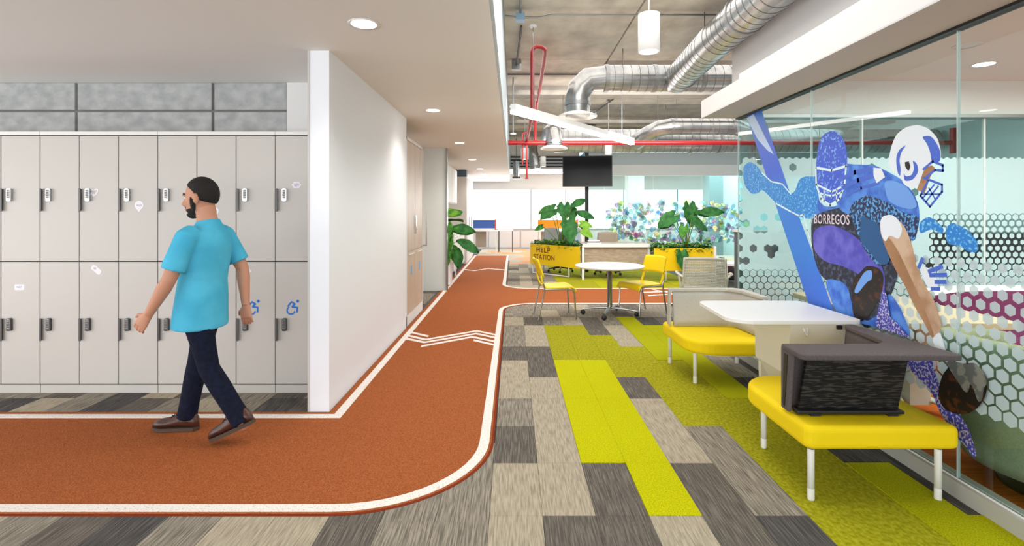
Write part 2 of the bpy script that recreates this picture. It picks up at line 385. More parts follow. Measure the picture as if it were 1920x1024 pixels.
struct(MB().box(9, 9.1, -5, 19.5, 0, SL+.2).build('wall_right', mat('right_wall', (222,232,234), .6)), 'pale outer wall behind the glass rooms')
# cartoon blob film on that glass
fr = random.Random(11)
cols = [(150,205,205),(205,225,120),(190,150,205),(120,195,160),(235,170,190),(120,180,225),(240,225,130),(200,225,235),(225,235,225),(90,150,170)]
dark = [(70,110,130),(130,90,140),(60,120,110),(90,150,90),(190,90,140)]
fm = [mat('ink_line', (70,84,92), .6, alpha=.8)]+[mat('film_col%d' % i, tuple(int(v*.85+255*.15) for v in c), .6, alpha=.62, transl=.5) for i, c in enumerate(cols+dark)]
mb = MB(); n = 0
def blob(cx, cz, rx, rz, a, mi, y, k=14, wob=.12, ph=0):
    vs = []
    for i in range(k):
        t = 2*pi*i/k; s = 1+wob*sin(3*t+ph); x = rx*s*cos(t); z = rz*s*sin(t)
        vs.append((cx+x*cos(a)-z*sin(a), y, cz+x*sin(a)+z*cos(a)))
    if k == 14 and mi == 0:
        mb.add(vs+[(cx+(p[0]-cx)*.9, y, cz+(p[2]-cz)*.9) for p in vs], [(i,(i+1)%k,k+(i+1)%k,k+i) for i in range(k)], 0)
    else: mb.add(vs, [tuple(range(k))], mi)
for i in range(430):
    cx = fr.uniform(2.62, 6.55); cz = fr.uniform(.6, 1.74); low = cz < 1.15
    rx, rz, a, ph = fr.uniform(.03,.072), fr.uniform(.04,.10), fr.uniform(0,3), fr.uniform(0,6)
    y = 14.035-.00006*i
    blob(cx, cz, rx+.005, rz+.005, a, 0, y, ph=ph)
    ci = fr.randrange(len(cols)) if not low or fr.random() < .5 else len(cols)+fr.randrange(len(dark))
    blob(cx, cz, rx, rz, a, 1+ci, y-.00003, ph=ph)
    if i % 2 == 0:
        blob(cx-.02, cz+.02, .008, .01, 0, 0, y-.00005, 8, 0); blob(cx+.02, cz+.02, .008, .01, 0, 0, y-.00005, 8, 0)
film = mb.build('patterned_film', fm, gb); film['label'] = 'colourful doodle film of blobs on the glass'; film['kind'] = 'stuff'
# ---------------------------------------------------------------- glass meeting room on the right
wr = struct(MB().box(2.24, 2.34, -3, 5.06, .0, .085).build('wall_right', mat('satin_skirt', (176,174,166), .45)), 'frameless glass wall of the meeting room')
MB().box(2.262, 2.268, -3, 5.05, .085, .092).box(2.28, 2.286, -3, 5.05, .085, .092).build('glazing_bead', tabw, wr)
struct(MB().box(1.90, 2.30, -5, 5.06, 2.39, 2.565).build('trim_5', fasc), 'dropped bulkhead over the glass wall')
struct(MB().box(2.24, 2.30, -5, 5.05, 2.375, 2.39).build('trim_6', blackm), 'black head channel of the glass wall')
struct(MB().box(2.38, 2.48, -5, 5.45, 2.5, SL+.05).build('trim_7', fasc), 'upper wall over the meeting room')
for y0, y1 in ((3.824,5.05),(2.564,3.816),(1.304,2.556),(.05,1.296),(-1.2,.042)):
    MB().box(2.268, 2.28, y0, y1, .088, 2.375).build('glass_pane', glass, wr)
    MB().box(2.266, 2.282, y1+.001, y1+.006, .088, 2.375).build('glass_joint', mat('joint_silicone', (210,220,220), .3, alpha=.45), wr)
wr2 = struct(MB().box(2.27, 9, 4.98, 5.10, 2.40, 2.76).build('wall_far', mat('room_header', (228,226,222), .6)), 'glass end wall of the meeting room with white header')
MB().box(2.27, 9, 4.96, 5.12, 2.385, 2.415).build('head_rail', steel, wr2)
MB().box(2.27, 9, 5.0, 5.08, 0, .08).build('floor_rail', steel, wr2)
for i in range(5):
    x0 = 2.285+1.225*i; MB().box(x0, x0+1.21, 5.03, 5.042, .08, 2.39).build('glass_pane', glass2, wr2)
    MB().box(x0+1.207, x0+1.222, 5.02, 5.05, .08, 2.39).build('mullion', locktop, wr2)
struct(MB().box(2.3, 9, -3, 5.1, 2.75, 2.85).build('ceiling', ceilm), 'white ceiling of the meeting room')
struct(MB().box(8.3, 8.4, -3, 5.0, 0, 2.75).build('wall_right', white), 'far side wall of the meeting room')
# hexagon film on the end glass
def hexa(mb, cx, cz, r, f, mi=0):
    mb.add([f(cx+r*cos(R(90+60*k)), cz+r*sin(R(90+60*k))) for k in range(6)], [(0,1,2,3,4,5)], mi)
mb = MB(); pw, ph = .072, .0625
for j in range(25):
    z = .52+ph*j; t = j/24
    for i in range(86):
        x = 2.30+pw*(i+.5*(j%2))
        if t < .16: r = .039
        elif t < .42: r = .039-.014*((t-.16)/.26)
        elif t < .62: r = .026+.008*((t-.42)/.2)
        else: r = .0415
        if t > .93: r = .0415 if (z < 1.93+.09*min(1,(x-2.3)/2.5)) else 0
        if x < 4.2: r = .0375 if t < .24 else (.0415 if fr.random() < (.98 if t > .62 else .86) else 0)
        if x < 4.2 and t > .96: r = 0
        if r > 0: hexa(mb, x, z, r, lambda a, b: (a, 5.026, b))
f2 = mb.build('hexagon_film', frost, wr2); f2['kind'] = 'stuff'; f2['label'] = 'frosted hexagon film band on the end glass'
mb = MB()
for j in range(12):
    for i in range(40):
        y = 1.35+pw*(i+.5*(j%2)); z = .50+ph*j; t = j/11
        if y > 3.35: continue
        r = .037-.011*t
        hexa(mb, y, z, r, lambda a, b: (2.2665, a, b))
f3 = mb.build('hexagon_film', mat('pale_hex_film', (190,208,212), .5, alpha=.85), wr); f3['kind'] = 'stuff'; f3['label'] = 'pale hexagon dots along the side glass'
# ---------------------------------------------------------------- football mural printed on film on the side glass
def spk(name, a, b, sc=70, lo=.5, hi=.56, alpha=1): return mat(name, a, .45, col2=b, scale=(sc,sc,sc), detail=5, lo=lo, hi=hi, alpha=alpha)
M = {'band': mat('mural_band', (62,100,214), .4, col2=(52,128,222), scale=(1,1,2), detail=0),
 'top': mat('painted_reflection', (190,214,250), .4), 'cyan': spk('mural_cyan', (40,130,214), (120,196,236), 60, .55, .62),
 'blue': spk('mural_blue', (50,100,200), (84,140,224), 12, .4, .6), 'light': mat('mural_light', (110,160,232), .4),
 'purp': spk('mural_violet', (74,74,182), (108,104,206), 8, .4, .6), 'dark': spk('mural_dark', (28,34,54), (70,84,110), 30, .52, .62),
 'teal': mat('mural_teal', (30,86,140), .4), 'skin': spk('mural_skin', (206,176,150), (164,118,80), 4, .42, .6),
 'white': mat('mural_white', (228,234,242), .4), 'spl': spk('mural_splatter', (66,70,176), (200,190,214), 75, .52, .55),
 'spd': spk('mural_dark_splatter', (30,44,80), (90,160,224), 55, .5, .56), 'hand': spk('mural_glove', (96,98,96), (130,130,120), 20),
 'ball': spk('mural_ball', (24,16,14), (78,38,20), 25, .55, .62), 'line': mat('mural_line', (214,236,246), .4), 'pink': mat('mural_letters', (226,206,214), .4),
 'horn': mat('mural_horn', (70,104,204), .4)}
lay = [0]
def mural(name, key, polys, strokes=(), par=wr, close=False):
    lay[0] += 1; X = 2.2655-.0004*lay[0]; mb = MB()
    for p in polys:
        if key not in ('band','top') and len(p) > 5:
            for _ in range(2): p = [tuple(p[i][k]*(1-f)+p[(i+1)%len(p)][k]*f for k in (0,1)) for i in range(len(p)) for f in (.2,.8)]
        pp = [GL(*t) for t in p]; mb.add([(X, a, b) for a, b in pp], [tuple(range(len(pp)))])
    for st, w in strokes:
        P = [Vector(GL(*t)) for t in st]
        for i in range(len(P)-1):
            d = (P[i+1]-P[i]).normalized(); nrm = Vector((-d.y, d.x))*w/2; e = d*w*.35
            a, b = P[i]-e, P[i+1]+e
            mb.add([(X, *(a+nrm)), (X, *(b+nrm)), (X, *(b-nrm)), (X, *(a-nrm))], [(0,1,2,3)])
    o = mb.build(name, M[key], par); return o
A = lambda l: [(1360+x/3.413, 200+y/3.413) for x, y in l]
B = lambda l: [(1600+x/3.4125, 200+y/3.4125) for x, y in l]
D = lambda l: [(1600+x/3.94, 440+y/3.94) for x, y in l]
E = lambda l: [(1600+x/3.2, 640+y/3.2) for x, y in l]
root_m = mural('mural', 'band', [[(1401,218),(1429,207),(1481,358),(1512,440),(1568,592),(1600,640),(1545,620),(1518,573),(1474,440)]])
root_m['label'] = 'large print of two football players on the glass'
K = dict(par=root_m); LATE = []
def mural_late(*a, **k): LATE.append((a, k))
M['helm'] = spk('mural_helmet', (62,92,208), (128,176,236), 45, .56, .62)
M['arms'] = spk('mural_arm_shadow', (150,108,74), (176,132,96), 4, .4, .6)
mural('band_reflection', 'top', [[(1401,222),(1414,214),(1452,290),(1440,282),(1422,262)]], **K)  # light reflection on the band, painted as a pale film shape
mural('band_splatter', 'spl', [E([(290,100),(480,100),(500,200),(520,260),(650,450),(700,520),(750,690),(725,700),(690,640),(640,590),(530,440),(470,290),(370,200)])], **K)
mural('player_body', 'blue', [A([(540,455),(600,440),(600,600),(640,640),(720,640),(780,560),(790,370),(956,372),(956,800),(560,760)])], **K)
mural('player_arm', 'cyan', [A([(120,380),(160,350),(210,380),(235,425),(265,450),(320,490),(370,500),(420,560),(450,545),(480,460),(520,445),(600,450),(600,600),(570,720),(490,712),(430,680),(330,620),(240,525),(215,555),(170,560),(130,510),(118,450)])],
   **K)
mural('arm_outline', 'line', [], [(A([(240,425),(300,480),(370,495),(425,560)]), .012), (A([(330,620),(430,675),(480,700),(505,690),(530,790),(560,900),(600,1000)]), .014)], **K)
mural('player_jersey', 'dark', [[(1522,410),(1545,396),(1600,385),(1640,385),(1668,420),(1672,470),(1690,490),(1680,540),(1650,600),(1625,620),(1600,580),(1580,540),(1540,520),(1524,470)]], **K)
mural('player_shorts', 'blue', [[(1545,520),(1590,530),(1600,575),(1625,605),(1650,590),(1668,545),(1690,575),(1712,630),(1690,625),(1590,600),(1570,590)]], **K)
mural('player_sleeve', 'purp', [[(1526,430),(1560,420),(1600,438),(1640,475),(1662,510),(1660,560),(1645,548),(1610,512),(1580,498),(1550,492),(1527,470)]], **K)
mural('knee_guard', 'ball', [D([(0,330),(60,280),(110,225),(200,245),(235,300),(230,400),(180,520),(120,610),(60,650),(0,590)])], **K)
mural('knee_strap', 'light', [D([(90,270),(150,260),(150,330),(110,350),(40,440),(10,420)])], **K)
mural_late('helmet', 'helm', [A([(585,385),(597,300),(605,230),(640,175),(690,152),(740,170),(775,230),(792,330),(785,400),(770,520),(720,600),(680,625),(640,600),(600,520)])], **K)
mural_late('face_guard', 'line', [], [(A([(587,392),(590,500),(620,590),(680,632),(740,590),(772,500),(782,380)]), .018), (A([(590,392),(690,408),(782,380)]), .018),
   (A([(595,500),(690,545),(770,505)]), .014), (A([(612,555),(690,572),(752,548)]), .012), (A([(640,530),(640,612)]), .012), (A([(722,530),(720,605)]), .012)], **K)
mural('player_jersey', 'blue', [B([(-110,350),(0,370),(140,372),(200,400),(330,470),(400,560),(432,640),(435,740),(400,880),(330,790),(270,700),(190,700),(100,690),(-60,690),(-130,560)])], **K)
for a_, k_ in LATE: mural(*a_, **k_)
mural('shoulder_stripes', 'horn', [], [(B([(-80,470),(20,420),(120,400)]), .03), (B([(-60,520),(40,470),(140,440)]), .03), (B([(-40,570),(60,520),(170,490)]), .02)], **K)
mural('shoulder_patch', 'white', [B([(140,390),(190,395),(215,450),(160,490),(140,440)])], **K)
mural('jersey_side', 'light', [B([(205,480),(260,470),(340,500),(400,570),(425,640),(380,660),(300,640),(230,600)])], **K)
mural('jersey_splatter', 'spd', [B([(0,620),(100,560),(250,620),(330,680),(430,700),(432,760),(400,870),(340,790),(270,700),(200,720),(170,760),(225,890),(250,1000),(160,1024),(60,880),(20,760),(-20,690)])], **K)  # dark speckled splatter printed over the jersey
mural('jersey_hem', 'teal', [B([(60,690),(120,725),(178,745),(188,820),(235,900),(240,1010),(180,1010),(110,920),(50,860)])], **K)
mural('player_arm', 'skin', [[(1653,417),(1659,405),(1676,402),(1700,423),(1714,458),(1717,470),(1722,498),(1737,534),(1755,559),(1770,605),(1767,623),(1752,635),(1737,605),(1719,575),(1701,536),(1684,508),(1668,473),(1655,440)]], **K)
mural('arm_shadow', 'arms', [[(1655,440),(1668,473),(1684,508),(1701,536),(1719,575),(1737,605),(1752,635),(1757,630),(1744,595),(1728,556),(1708,512),(1690,474),(1672,446)]], **K)
mural('arm_highlight', 'white', [[(1654,417),(1659,405),(1676,402),(1690,413),(1697,430),(1690,450),(1672,440),(1664,455),(1656,440)]], **K)
mural('wristband', 'white', [[(1752,635),(1767,621),(1774,642),(1780,665),(1768,668),(1758,650)]], **K)
mural('ball', 'ball', [E([(520,330),(545,210),(590,150),(660,135),(740,130),(800,180),(825,240),(812,330),(770,395),(710,435),(640,440),(560,410)])], **K)
mural('gripping_glove', 'hand', [E([(570,110),(690,140),(740,125),(800,180),(825,250),(800,280),(790,360),(765,365),(745,300),(720,250),(705,310),(680,300),(650,250),(600,180)])], **K)
mural('open_hand', 'white', [D([(500,230),(560,240),(600,260),(640,330),(650,420),(590,410),(545,350)])], **K)
mural('glove_fingers', 'horn', [], [(D([(505,240),(530,180)]), .022), (D([(580,272),(675,236)]), .022), (D([(590,300),(705,298)]), .022), (D([(630,350),(700,350)]), .022), (D([(600,400),(655,402)]), .02)], **K)
mural('blue_splatter', 'spl', [D([(240,400),(265,440),(290,620),(330,640),(460,780),(300,720),(180,690),(200,560)])], **K)
mural('glove_splatter', 'cyan', [B([(610,770),(660,740),(690,760),(740,780),(790,830),(820,870),(815,935),(760,930),(700,890),(615,880)]), B([(440,740),(500,700),(560,740),(600,780),(590,820),(520,780),(440,820)])], **K)
mural('helmet', 'white', [B([(238,385),(255,270),(290,180),(350,132),(430,115),(500,138),(560,200),(582,290),(575,362),(520,362),(470,400),(455,470),(410,525),(345,505),(320,450)])], **K)
mural('helmet_horn', 'horn', [B([(455,190),(520,185),(575,270),(578,355),(520,358),(512,290),(490,235)]), B([(362,240),(310,275),(290,330),(300,420),(318,450),(322,400),(312,340),(328,285)]),
   B([(398,338),(430,370),(435,420),(400,470),(345,478),(340,420),(352,448),(392,440),(408,400)])], **K)
mural('player_face', 'skin', [B([(450,470),(470,405),(520,370),(548,398),(510,450),(480,560),(425,530)])], **K)
mural('player_beard', 'arms', [B([(425,530),(450,480),(475,500),(480,560)])], **K)
mural('ear_hole', 'ball', [B([(350,355),(375,350),(385,385),(372,412),(352,385)])], **K)
mural('face_guard', 'horn', [], [(B([(470,400),(530,350),(595,375),(596,410),(545,405),(490,450)]), .014), (B([(470,455),(590,500),(590,545),(512,640),(450,570),(500,475)]), .013),
   (B([(465,585),(540,500)]), .01), (B([(485,610),(565,510)]), .01), (B([(455,560),(575,560)]), .008), (B([(505,520),(545,590)]), .008)], **K)
def text_mesh(txt, size, ext=.002):
    cu = bpy.data.curves.new('t', 'FONT'); cu.body = txt; cu.size = size; cu.extrude = ext; cu.offset = .008*size; cu.space_character = 1.12; cu.align_x = 'LEFT'
    o = bpy.data.objects.new('t', cu); C.objects.link(o); bpy.context.view_layer.update()
    me = bpy.data.meshes.new_from_object(o.evaluated_get(bpy.context.evaluated_depsgraph_get()))
    bpy.data.objects.remove(o); return me
def lettering(txt, m, par, fn, size=1, name='lettering'):
    me = text_mesh(txt, size, 0)
    w = max(v.co.x for v in me.vertices); h = max(v.co.y for v in me.vertices)
    for v in me.vertices: v.co = Vector(fn(v.co.x/w, v.co.y/h))
    off = Vector((0,0,0)); p = par
    while p is not None: off += p.location; p = p.parent
    for v in me.vertices: v.co -= off
    me.materials.clear(); me.materials.append(m); me.name = name
    o = bpy.data.objects.new(name, me); C.objects.link(o); o.parent = par; return o
ya, yb = GL(1531,420)[0], GL(1598,420)[0]; za = GL(1564,420)[1]; zb = GL(1564,402)[1]
lay[0] += 2
lettering('BORREGOS', M['pink'], root_m, lambda u, v: (2.2655-.0004*lay[0], ya+(yb-ya)*u, za+(zb-za)*v))
# ---------------------------------------------------------------- lockers
LP, LS = 4.009, .3135          # face plane, door pitch
lx0 = (75-962)*LP/FPX
def locker(x0, n, label, stick):
    t = thing('locker_unit', label, 'locker', (x0, LP, 0), 0, 'grey lockers in a row along the back wall')
    w = n*LS
    MB().box(x0+.002, x0+w-.002, LP+.02, LP+.5, .02, 2.058).build('carcass', gap, t)
    MB().box(x0+.001, x0+w-.001, LP-.004, LP+.5, 2.062, 2.092).build('top_panel', locktop, t, bevel=.003, seg=1)
    MB().box(x0+.003, x0+w-.003, LP+.004, LP+.02, .0, .066).build('plinth', lockm, t)
    for i in range(n):
        for tier, (z0, z1) in enumerate(((.072,1.048),(1.056,2.054))):
            a, b = x0+i*LS+.003, x0+(i+1)*LS-.003
            d = MB().box(a, b, LP, LP+.02, z0, z1).build('door', lockm, t, bevel=.002, seg=1)
            hz = (.42,.60) if tier == 0 else (1.452,1.635)
            h = MB().box(a+.008, a+.026, LP-.022, LP-.016, hz[0], hz[1]).box(a+.008, a+.014, LP-.016, LP, hz[0]+.004, hz[1]-.004).build('handle', dsteel, d, bevel=.002, seg=1)
            zc = hz[1]-.05
            lk = MB().prism(rrect(a+.058, a+.094, zc-.052, zc+.05, .012), LP-.02, LP, 0, 'y')
            lk.prism(rrect(a+.063, a+.089, zc-.03, zc+.042, .006), LP-.0225, LP-.02, 1, 'y')
            for k in range(5):
                for m in range(2): lk.box(a+.067+.010*m, a+.074+.010*m, LP-.025, LP-.0222, zc-.024+.013*k, zc-.016+.013*k, 2)
            lk.lathe([(0,0),(.007,0)], (a+.076, LP-.021, zc-.042), 8)
            lk.build('keypad_lock', [dsteel if tier == 0 else chrome, locktop if tier else steel, dsteel], d)
            for (si, stier, sx, sz, kind) in stick:
                if si == i and stier == tier: sticker(d, a+sx, sz, kind)
    return t
inkp = mat('sticker_ink', (104,96,170), .6); inkb = mat('sticker_black', (50,50,56), .6); stw = mat('sticker_paper', (238,234,238), .5); abl = mat('access_blue', (18,112,205), .5)
def scribble(mb, x, z, w, y, mi):
    pts = [(x+w*(k/14-.5)*1.0, z+.008*sin(k*2.1)+.004*cos(k*3.7)) for k in range(15)]
    for i in range(14):
        (a,b),(c,d) = pts[i],pts[i+1]; mb.add([(a,y,b-.0022),(c,y,d-.0022),(c,y,d+.0022),(a,y,b+.0022)], [(0,1,2,3)], mi)
def sticker(d, x, z, kind):
    y = LP-.0015; mb = MB()
    if kind == 'access':
        stn = [0]
        def st(pts, w=.014):
            for i in range(len(pts)-1):
                p, q_ = Vector(pts[i]), Vector(pts[i+1]); dd = (q_-p).normalized(); n = Vector((-dd.y,dd.x))*w/2; e = dd*w*.3
                stn[0] += 1; mb.add([(x+v.x, y-.00004*stn[0], z+v.y) for v in (p-e+n, q_+e+n, q_+e-n, p-e-n)], [(0,1,2,3)], 0)
        st([(-.034,.012),(-.006,.046),(.020,.030),(.0,.006),(.040,.002),(.038,-.036)], .013)
        st([(.02,.03),(.008,.016)], .016)
        st([(-.010+.031*cos(R(t)), -.022+.031*sin(R(t))) for t in range(125, 350, 20)], .011)
        mb.add([(x+.044+.012*cos(R(k*30)), y, z+.052+.012*sin(R(k*30))) for k in range(12)], [tuple(range(12))], 0)
        mb.build('access_symbol', abl, d)['label'] = 'blue wheelchair access symbol'
        return
    if kind == 'bubble':
        mb.prism(arc(x, z, .036, -60, 240, 14)+[(x-.002, z-.056)], y, y+.001, 0, 'y'); scribble(mb, x, z, .045, y-.0004, 1); m = [stw, inkp]
    elif kind == 'heart':
        mb.prism([(x+.038*sin(t)**3, z+.033*(cos(t)-.38*cos(2*t)-.15*cos(3*t))) for t in [2*pi*k/20 for k in range(20)]], y, y+.001, 0, 'y'); scribble(mb, x, z+.006, .05, y-.0004, 1); scribble(mb, x, z-.008, .03, y-.0004, 1); m = [stw, inkb]
    elif kind == 'card':
        mb.prism(rrect(x-.04, x+.04, z-.022, z+.024, .008), y, y+.001, 0, 'y'); scribble(mb, x-.005, z+.003, .045, y-.0004, 1); m = [stw, inkp]
    elif kind == 'tag':
        c, s_ = cos(-.7), sin(-.7)
        mb.prism([(x+a*c-b*s_, z+a*s_+b*c) for a, b in rrect(-.045,.045,-.022,.022,.015)], y, y+.001, 0, 'y'); scribble(mb, x-.012, z+.012, .02, y-.0004, 1); m = [stw, inkb]
    else:
        mb.prism([(x+.036*(1+.12*cos(6*t))*cos(t), z+.026*(1+.12*cos(6*t))*sin(t)) for t in [2*pi*k/24 for k in range(24)]], y, y+.001, 0, 'y'); scribble(mb, x, z+.007, .045, y-.0004, 1); scribble(mb, x, z-.006, .04, y-.0004, 1); m = [stw, inkp]
    mb.build('sticker', m, d)['label'] = 'small white paper sticker'
def SX(x): return (x-962)*LP/FPX
def SZ(y): return CH-(y-397)*LP/FPX
def dx(px, i0, i): return SX(px)-(lx0+(i0+i)*LS+.003)
locker(lx0-6*LS, 3, 'grey locker unit at the far left beyond the frame edge', [])
locker(lx0-3*LS, 3, 'leftmost grey locker unit in view, white card sticker on its lower door', [(2,0,dx(37,-3,2),SZ(539),'card')])
locker(lx0, 3, 'grey locker unit with heart, speech bubble and tag stickers, left of the walking man', [(1,1,dx(176,0,1),SZ(360),'heart'),(2,1,dx(261,0,2),SZ(385),'bubble'),(1,0,dx(181,0,1),SZ(506),'tag')])
locker(lx0+3*LS, 3, 'grey locker unit behind the walking man, blue access symbol on its right lower door',
   [(1,1,dx(402,3,1),SZ(396),'bubble'),(2,0,dx(462,3,2),SZ(508),'cloud'),(2,0,dx(474,3,2),SZ(577),'access')])
locker(lx0+6*LS, 1, 'narrow grey locker beside the white wall, blue access symbol on lower door', [(0,1,dx(556,6,0),SZ(347),'cloud'),(0,0,dx(548,6,0),SZ(577),'access')])
# ---------------------------------------------------------------- storage niches along the track
t = thing('storage_cabinet', 'tall ash veneer cabinet with white frame at the end of the white wall', 'cabinet', (-1.33, 6.26, 0))
MB().box(-1.9, -1.36, 6.32, 7.40, .1, 2.36).build('carcass', white, t)
MB().box(-1.9, -1.335, 6.27, 6.31, 0, 2.40).box(-1.9, -1.335, 7.40, 7.44, 0, 2.40).box(-1.9, -1.335, 6.27, 7.44, 2.36, 2.40).box(-1.9, -1.335, 6.27, 7.44, 0, .13).build('frame', white, t)
for y0, y1 in ((6.315,6.855),(6.86,7.395)):
    d = MB().box(-1.36, -1.34, y0, y1, .95, 2.355).build('door', woodv, t)
    MB().box(-1.336, -1.33, (y1-.05 if y0 < 6.5 else y0+.03), (y1-.03 if y0 < 6.5 else y0+.05), 1.15, 1.40).build('handle', chrome, d)
    d = MB().box(-1.36, -1.34, y0, y1, .135, .93).build('drawer', woodv, t)
    MB().box(-1.336, -1.325, y0+.1, y1-.1, .89, .905).build('handle', tabw, d)
    MB().box(-1.3395, -1.338, y1-.28, y1-.2, .62, .74).build('blue_card', mat('card_blue', (90,170,225), .5), d)
MB().tube([(-1.335,7.42,.95),(-1.285,7.42,.95),(-1.285,7.42,1.5),(-1.335,7.42,1.5)], .012).build('door_pull', chrome, t)
t = thing('wall_cabinet', 'white wall cabinet hanging over the low white cupboards', 'cabinet', (-1.30, 9.5, 1.62))
MB().box(-2.05, -1.28, 9.4, 11.3, 1.62, 2.38).build('carcass', white, t)
for i in range(4): MB().box(-1.28, -1.262, 9.41+.475*i, 9.87+.475*i, 1.635, 2.365).build('door', white, t, bevel=.004, seg=1)
t = thing('low_cupboard', 'row of low white cupboards behind the leafy plant', 'cabinet', (-1.5, 11.4, 0))
MB().box(-2.0, -1.36, 11.4, 13.85, .08, .90).build('carcass', white, t)
MB().box(-2.02, -1.33, 11.38, 13.87, .90, .94).build('top_panel', tabw, t)
MB().box(-2.0, -1.40, 11.42, 13.83, 0, .08).build('plinth', dsteel, t)
for i in range(6):
    d = MB().box(-1.36, -1.34, 11.41+.406*i, 11.80+.406*i, .09, .89).build('door', locktop, t, bevel=.003, seg=1)
    MB().box(-1.34, -1.325, 11.55+.406*i, 11.7+.406*i, .84, .852).build('handle', chrome, d)
t = thing('side_stand', 'open white metal frame stand beside the leafy plant', 'stand', (-1.5, 10.7, 0))
for x in (-1.75, -1.30):
    for y in (10.35, 11.25): MB().box(x, x+.025, y, y+.025, 0, .66).build('leg', tabw, t)
MB().box(-1.76, -1.27, 10.34, 11.28, .66, .69).build('top_panel', tabw, t)
t = thing('tall_cupboard', 'tall white cupboard at the far end of the track', 'cabinet', (-1.6, 13.9, 0))
MB().box(-2.05, -1.30, 13.9, 16.0, .0, 2.42).build('carcass', mat('beige_side', (214,206,200), .5), t)
for i in range(3):
    d = MB().box(-1.30, -1.28, 13.93+.69*i, 14.6+.69*i, .06, 2.40).build('door', white, t, bevel=.003, seg=1)
    MB().box(-1.28, -1.262, 14.54+.69*i, 14.56+.69*i, 1.0, 1.3).build('handle', chrome, d)
struct(MB().box(-2.05, -1.30, 13.95, 14.2, 2.43, HC).build('trim_8', mat('slate_blue', (84,104,120), .6)), 'slate blue panel over the tall cupboard')
# ---------------------------------------------------------------- plants
lgreen = mat('leaf_green', (50,112,40), .65, col2=(90,150,56), scale=(14,14,14), spec=.2); lgreen2 = mat('leaf_light', (96,152,44), .65, col2=(134,178,62), scale=(14,14,14), spec=.2)
ldeep = mat('leaf_deep', (36,88,44), .6, col2=(62,122,58), scale=(10,10,10), spec=.2); stemm = mat('stem_green', (110,146,60), .5)
def leaf_mesh(name, L, Wd, kind='heart', m=lgreen):
    def f(u, v):
        s = (v-.5)*2
        if kind == 'heart':
            w = Wd*.5*(sin(pi*min(1,u*.93+.07))**.62)*(1-.35*u); back = -.20*L*abs(s)**1.4*(1-u)
        elif kind == 'notch':
            w = Wd*.5*(sin(pi*min(1,u*.95+.05))**.6)*(1-.3*u)*(1+.12*sin(u*22)); back = -.24*L*abs(s)**1.4*(1-u)
        else:
            w = Wd*.5*sin(pi*min(.995,u*.97+.02))**.8; back = 0
        return (s*w, u*L+back, .10*L*abs(s)**1.3-.22*L*u*u+.012*L*sin(u*16)*abs(s))
    o = MB().sheet(f, 9, 8, .003).build(name, m); me = o.data; bpy.data.objects.remove(o); return me
def add_leaf(par, me, base, tip_from, yaw, pitch, sc=1, r=.008):
    roll = 0
    yw = (yaw+360) % 360
    if 45 < yw < 135: roll = -50
    elif 225 < yw < 315: roll = 50
    """stem from base to tip_from, leaf at its end; coordinates in world"""
    off = Vector((0,0,0)); p = par
    while p is not None: off += p.location; p = p.parent
    b, e = Vector(base), Vector(tip_from); mid = (b+e)/2+Vector((0,0,.12*(e-b).length)); mid = Vector((b.x*.62+e.x*.38, b.y*.62+e.y*.38, mid.z))
    pts = [b*(1-t)**2+mid*2*t*(1-t)+e*t*t for t in [k/7 for k in range(8)]]
    st = MB().tube(pts, [r*(1-.4*k/7) for k in range(8)], 7).build('stem', stemm, par)
    o = bpy.data.objects.new('leaf', me); C.objects.link(o); o.parent = par
    o.location = e-off; o.rotation_euler = (Matrix.Rotation(R(yaw),3,'Z') @ Matrix.Rotation(R(pitch),3,'X') @ Matrix.Rotation(R(roll),3,'Y')).to_euler(); o.scale = (sc,sc,sc); return o
LM = leaf_mesh('leaf_heart', .34, .30); LM2 = leaf_mesh('leaf_heart_light', .34, .30, 'heart', lgreen2); LN = leaf_mesh('leaf_lobed', .42, .36, 'notch', ldeep); LL = leaf_mesh('leaf_long', .40, .21, 'long', ldeep); LL2 = leaf_mesh('leaf_long_light', .38, .20, 'long', lgreen)
def ground_cover(par, x0, x1, y0, y1, z, n, seed, fn=None):
    rr = random.Random(seed); mb = MB()
    for i in range(n):
        u, v = rr.random(), rr.random(); x, y = fn(u, v) if fn else (x0+(x1-x0)*u, y0+(y1-y0)*v)
        zz = z+rr.random()**1.5*.15; a = rr.uniform(0, 2*pi); l = rr.uniform(.05,.09); w = l*.35; tz = rr.uniform(-.05,.05)
        d = Vector((cos(a), sin(a), 0)); s_ = Vector((-d.y, d.x, 0)); p = Vector((x,y,zz))
        mb.add([p, p+d*l*.5+s_*w+Vector((0,0,tz*.6)), p+d*l+Vector((0,0,tz)), p+d*l*.5-s_*w+Vector((0,0,tz*.6))], [(0,1,2,3)], i%3)
    o = mb.build('ground_cover', [lgreen, lgreen2, ldeep], par); o['kind'] = 'stuff'; return o
# ---------------------------------------------------------------- help station: planters and desk
def white_loop(par, p, q_, z1, name='leg_frame'):
    mb = MB(); a, b = Vector(p), Vector(q_)
    mb.tube([(a.x,a.y,z1),(a.x,a.y,.02),(b.x,b.y,.02),(b.x,b.y,z1)], .018, 4); return mb.build(name, tabw, par)
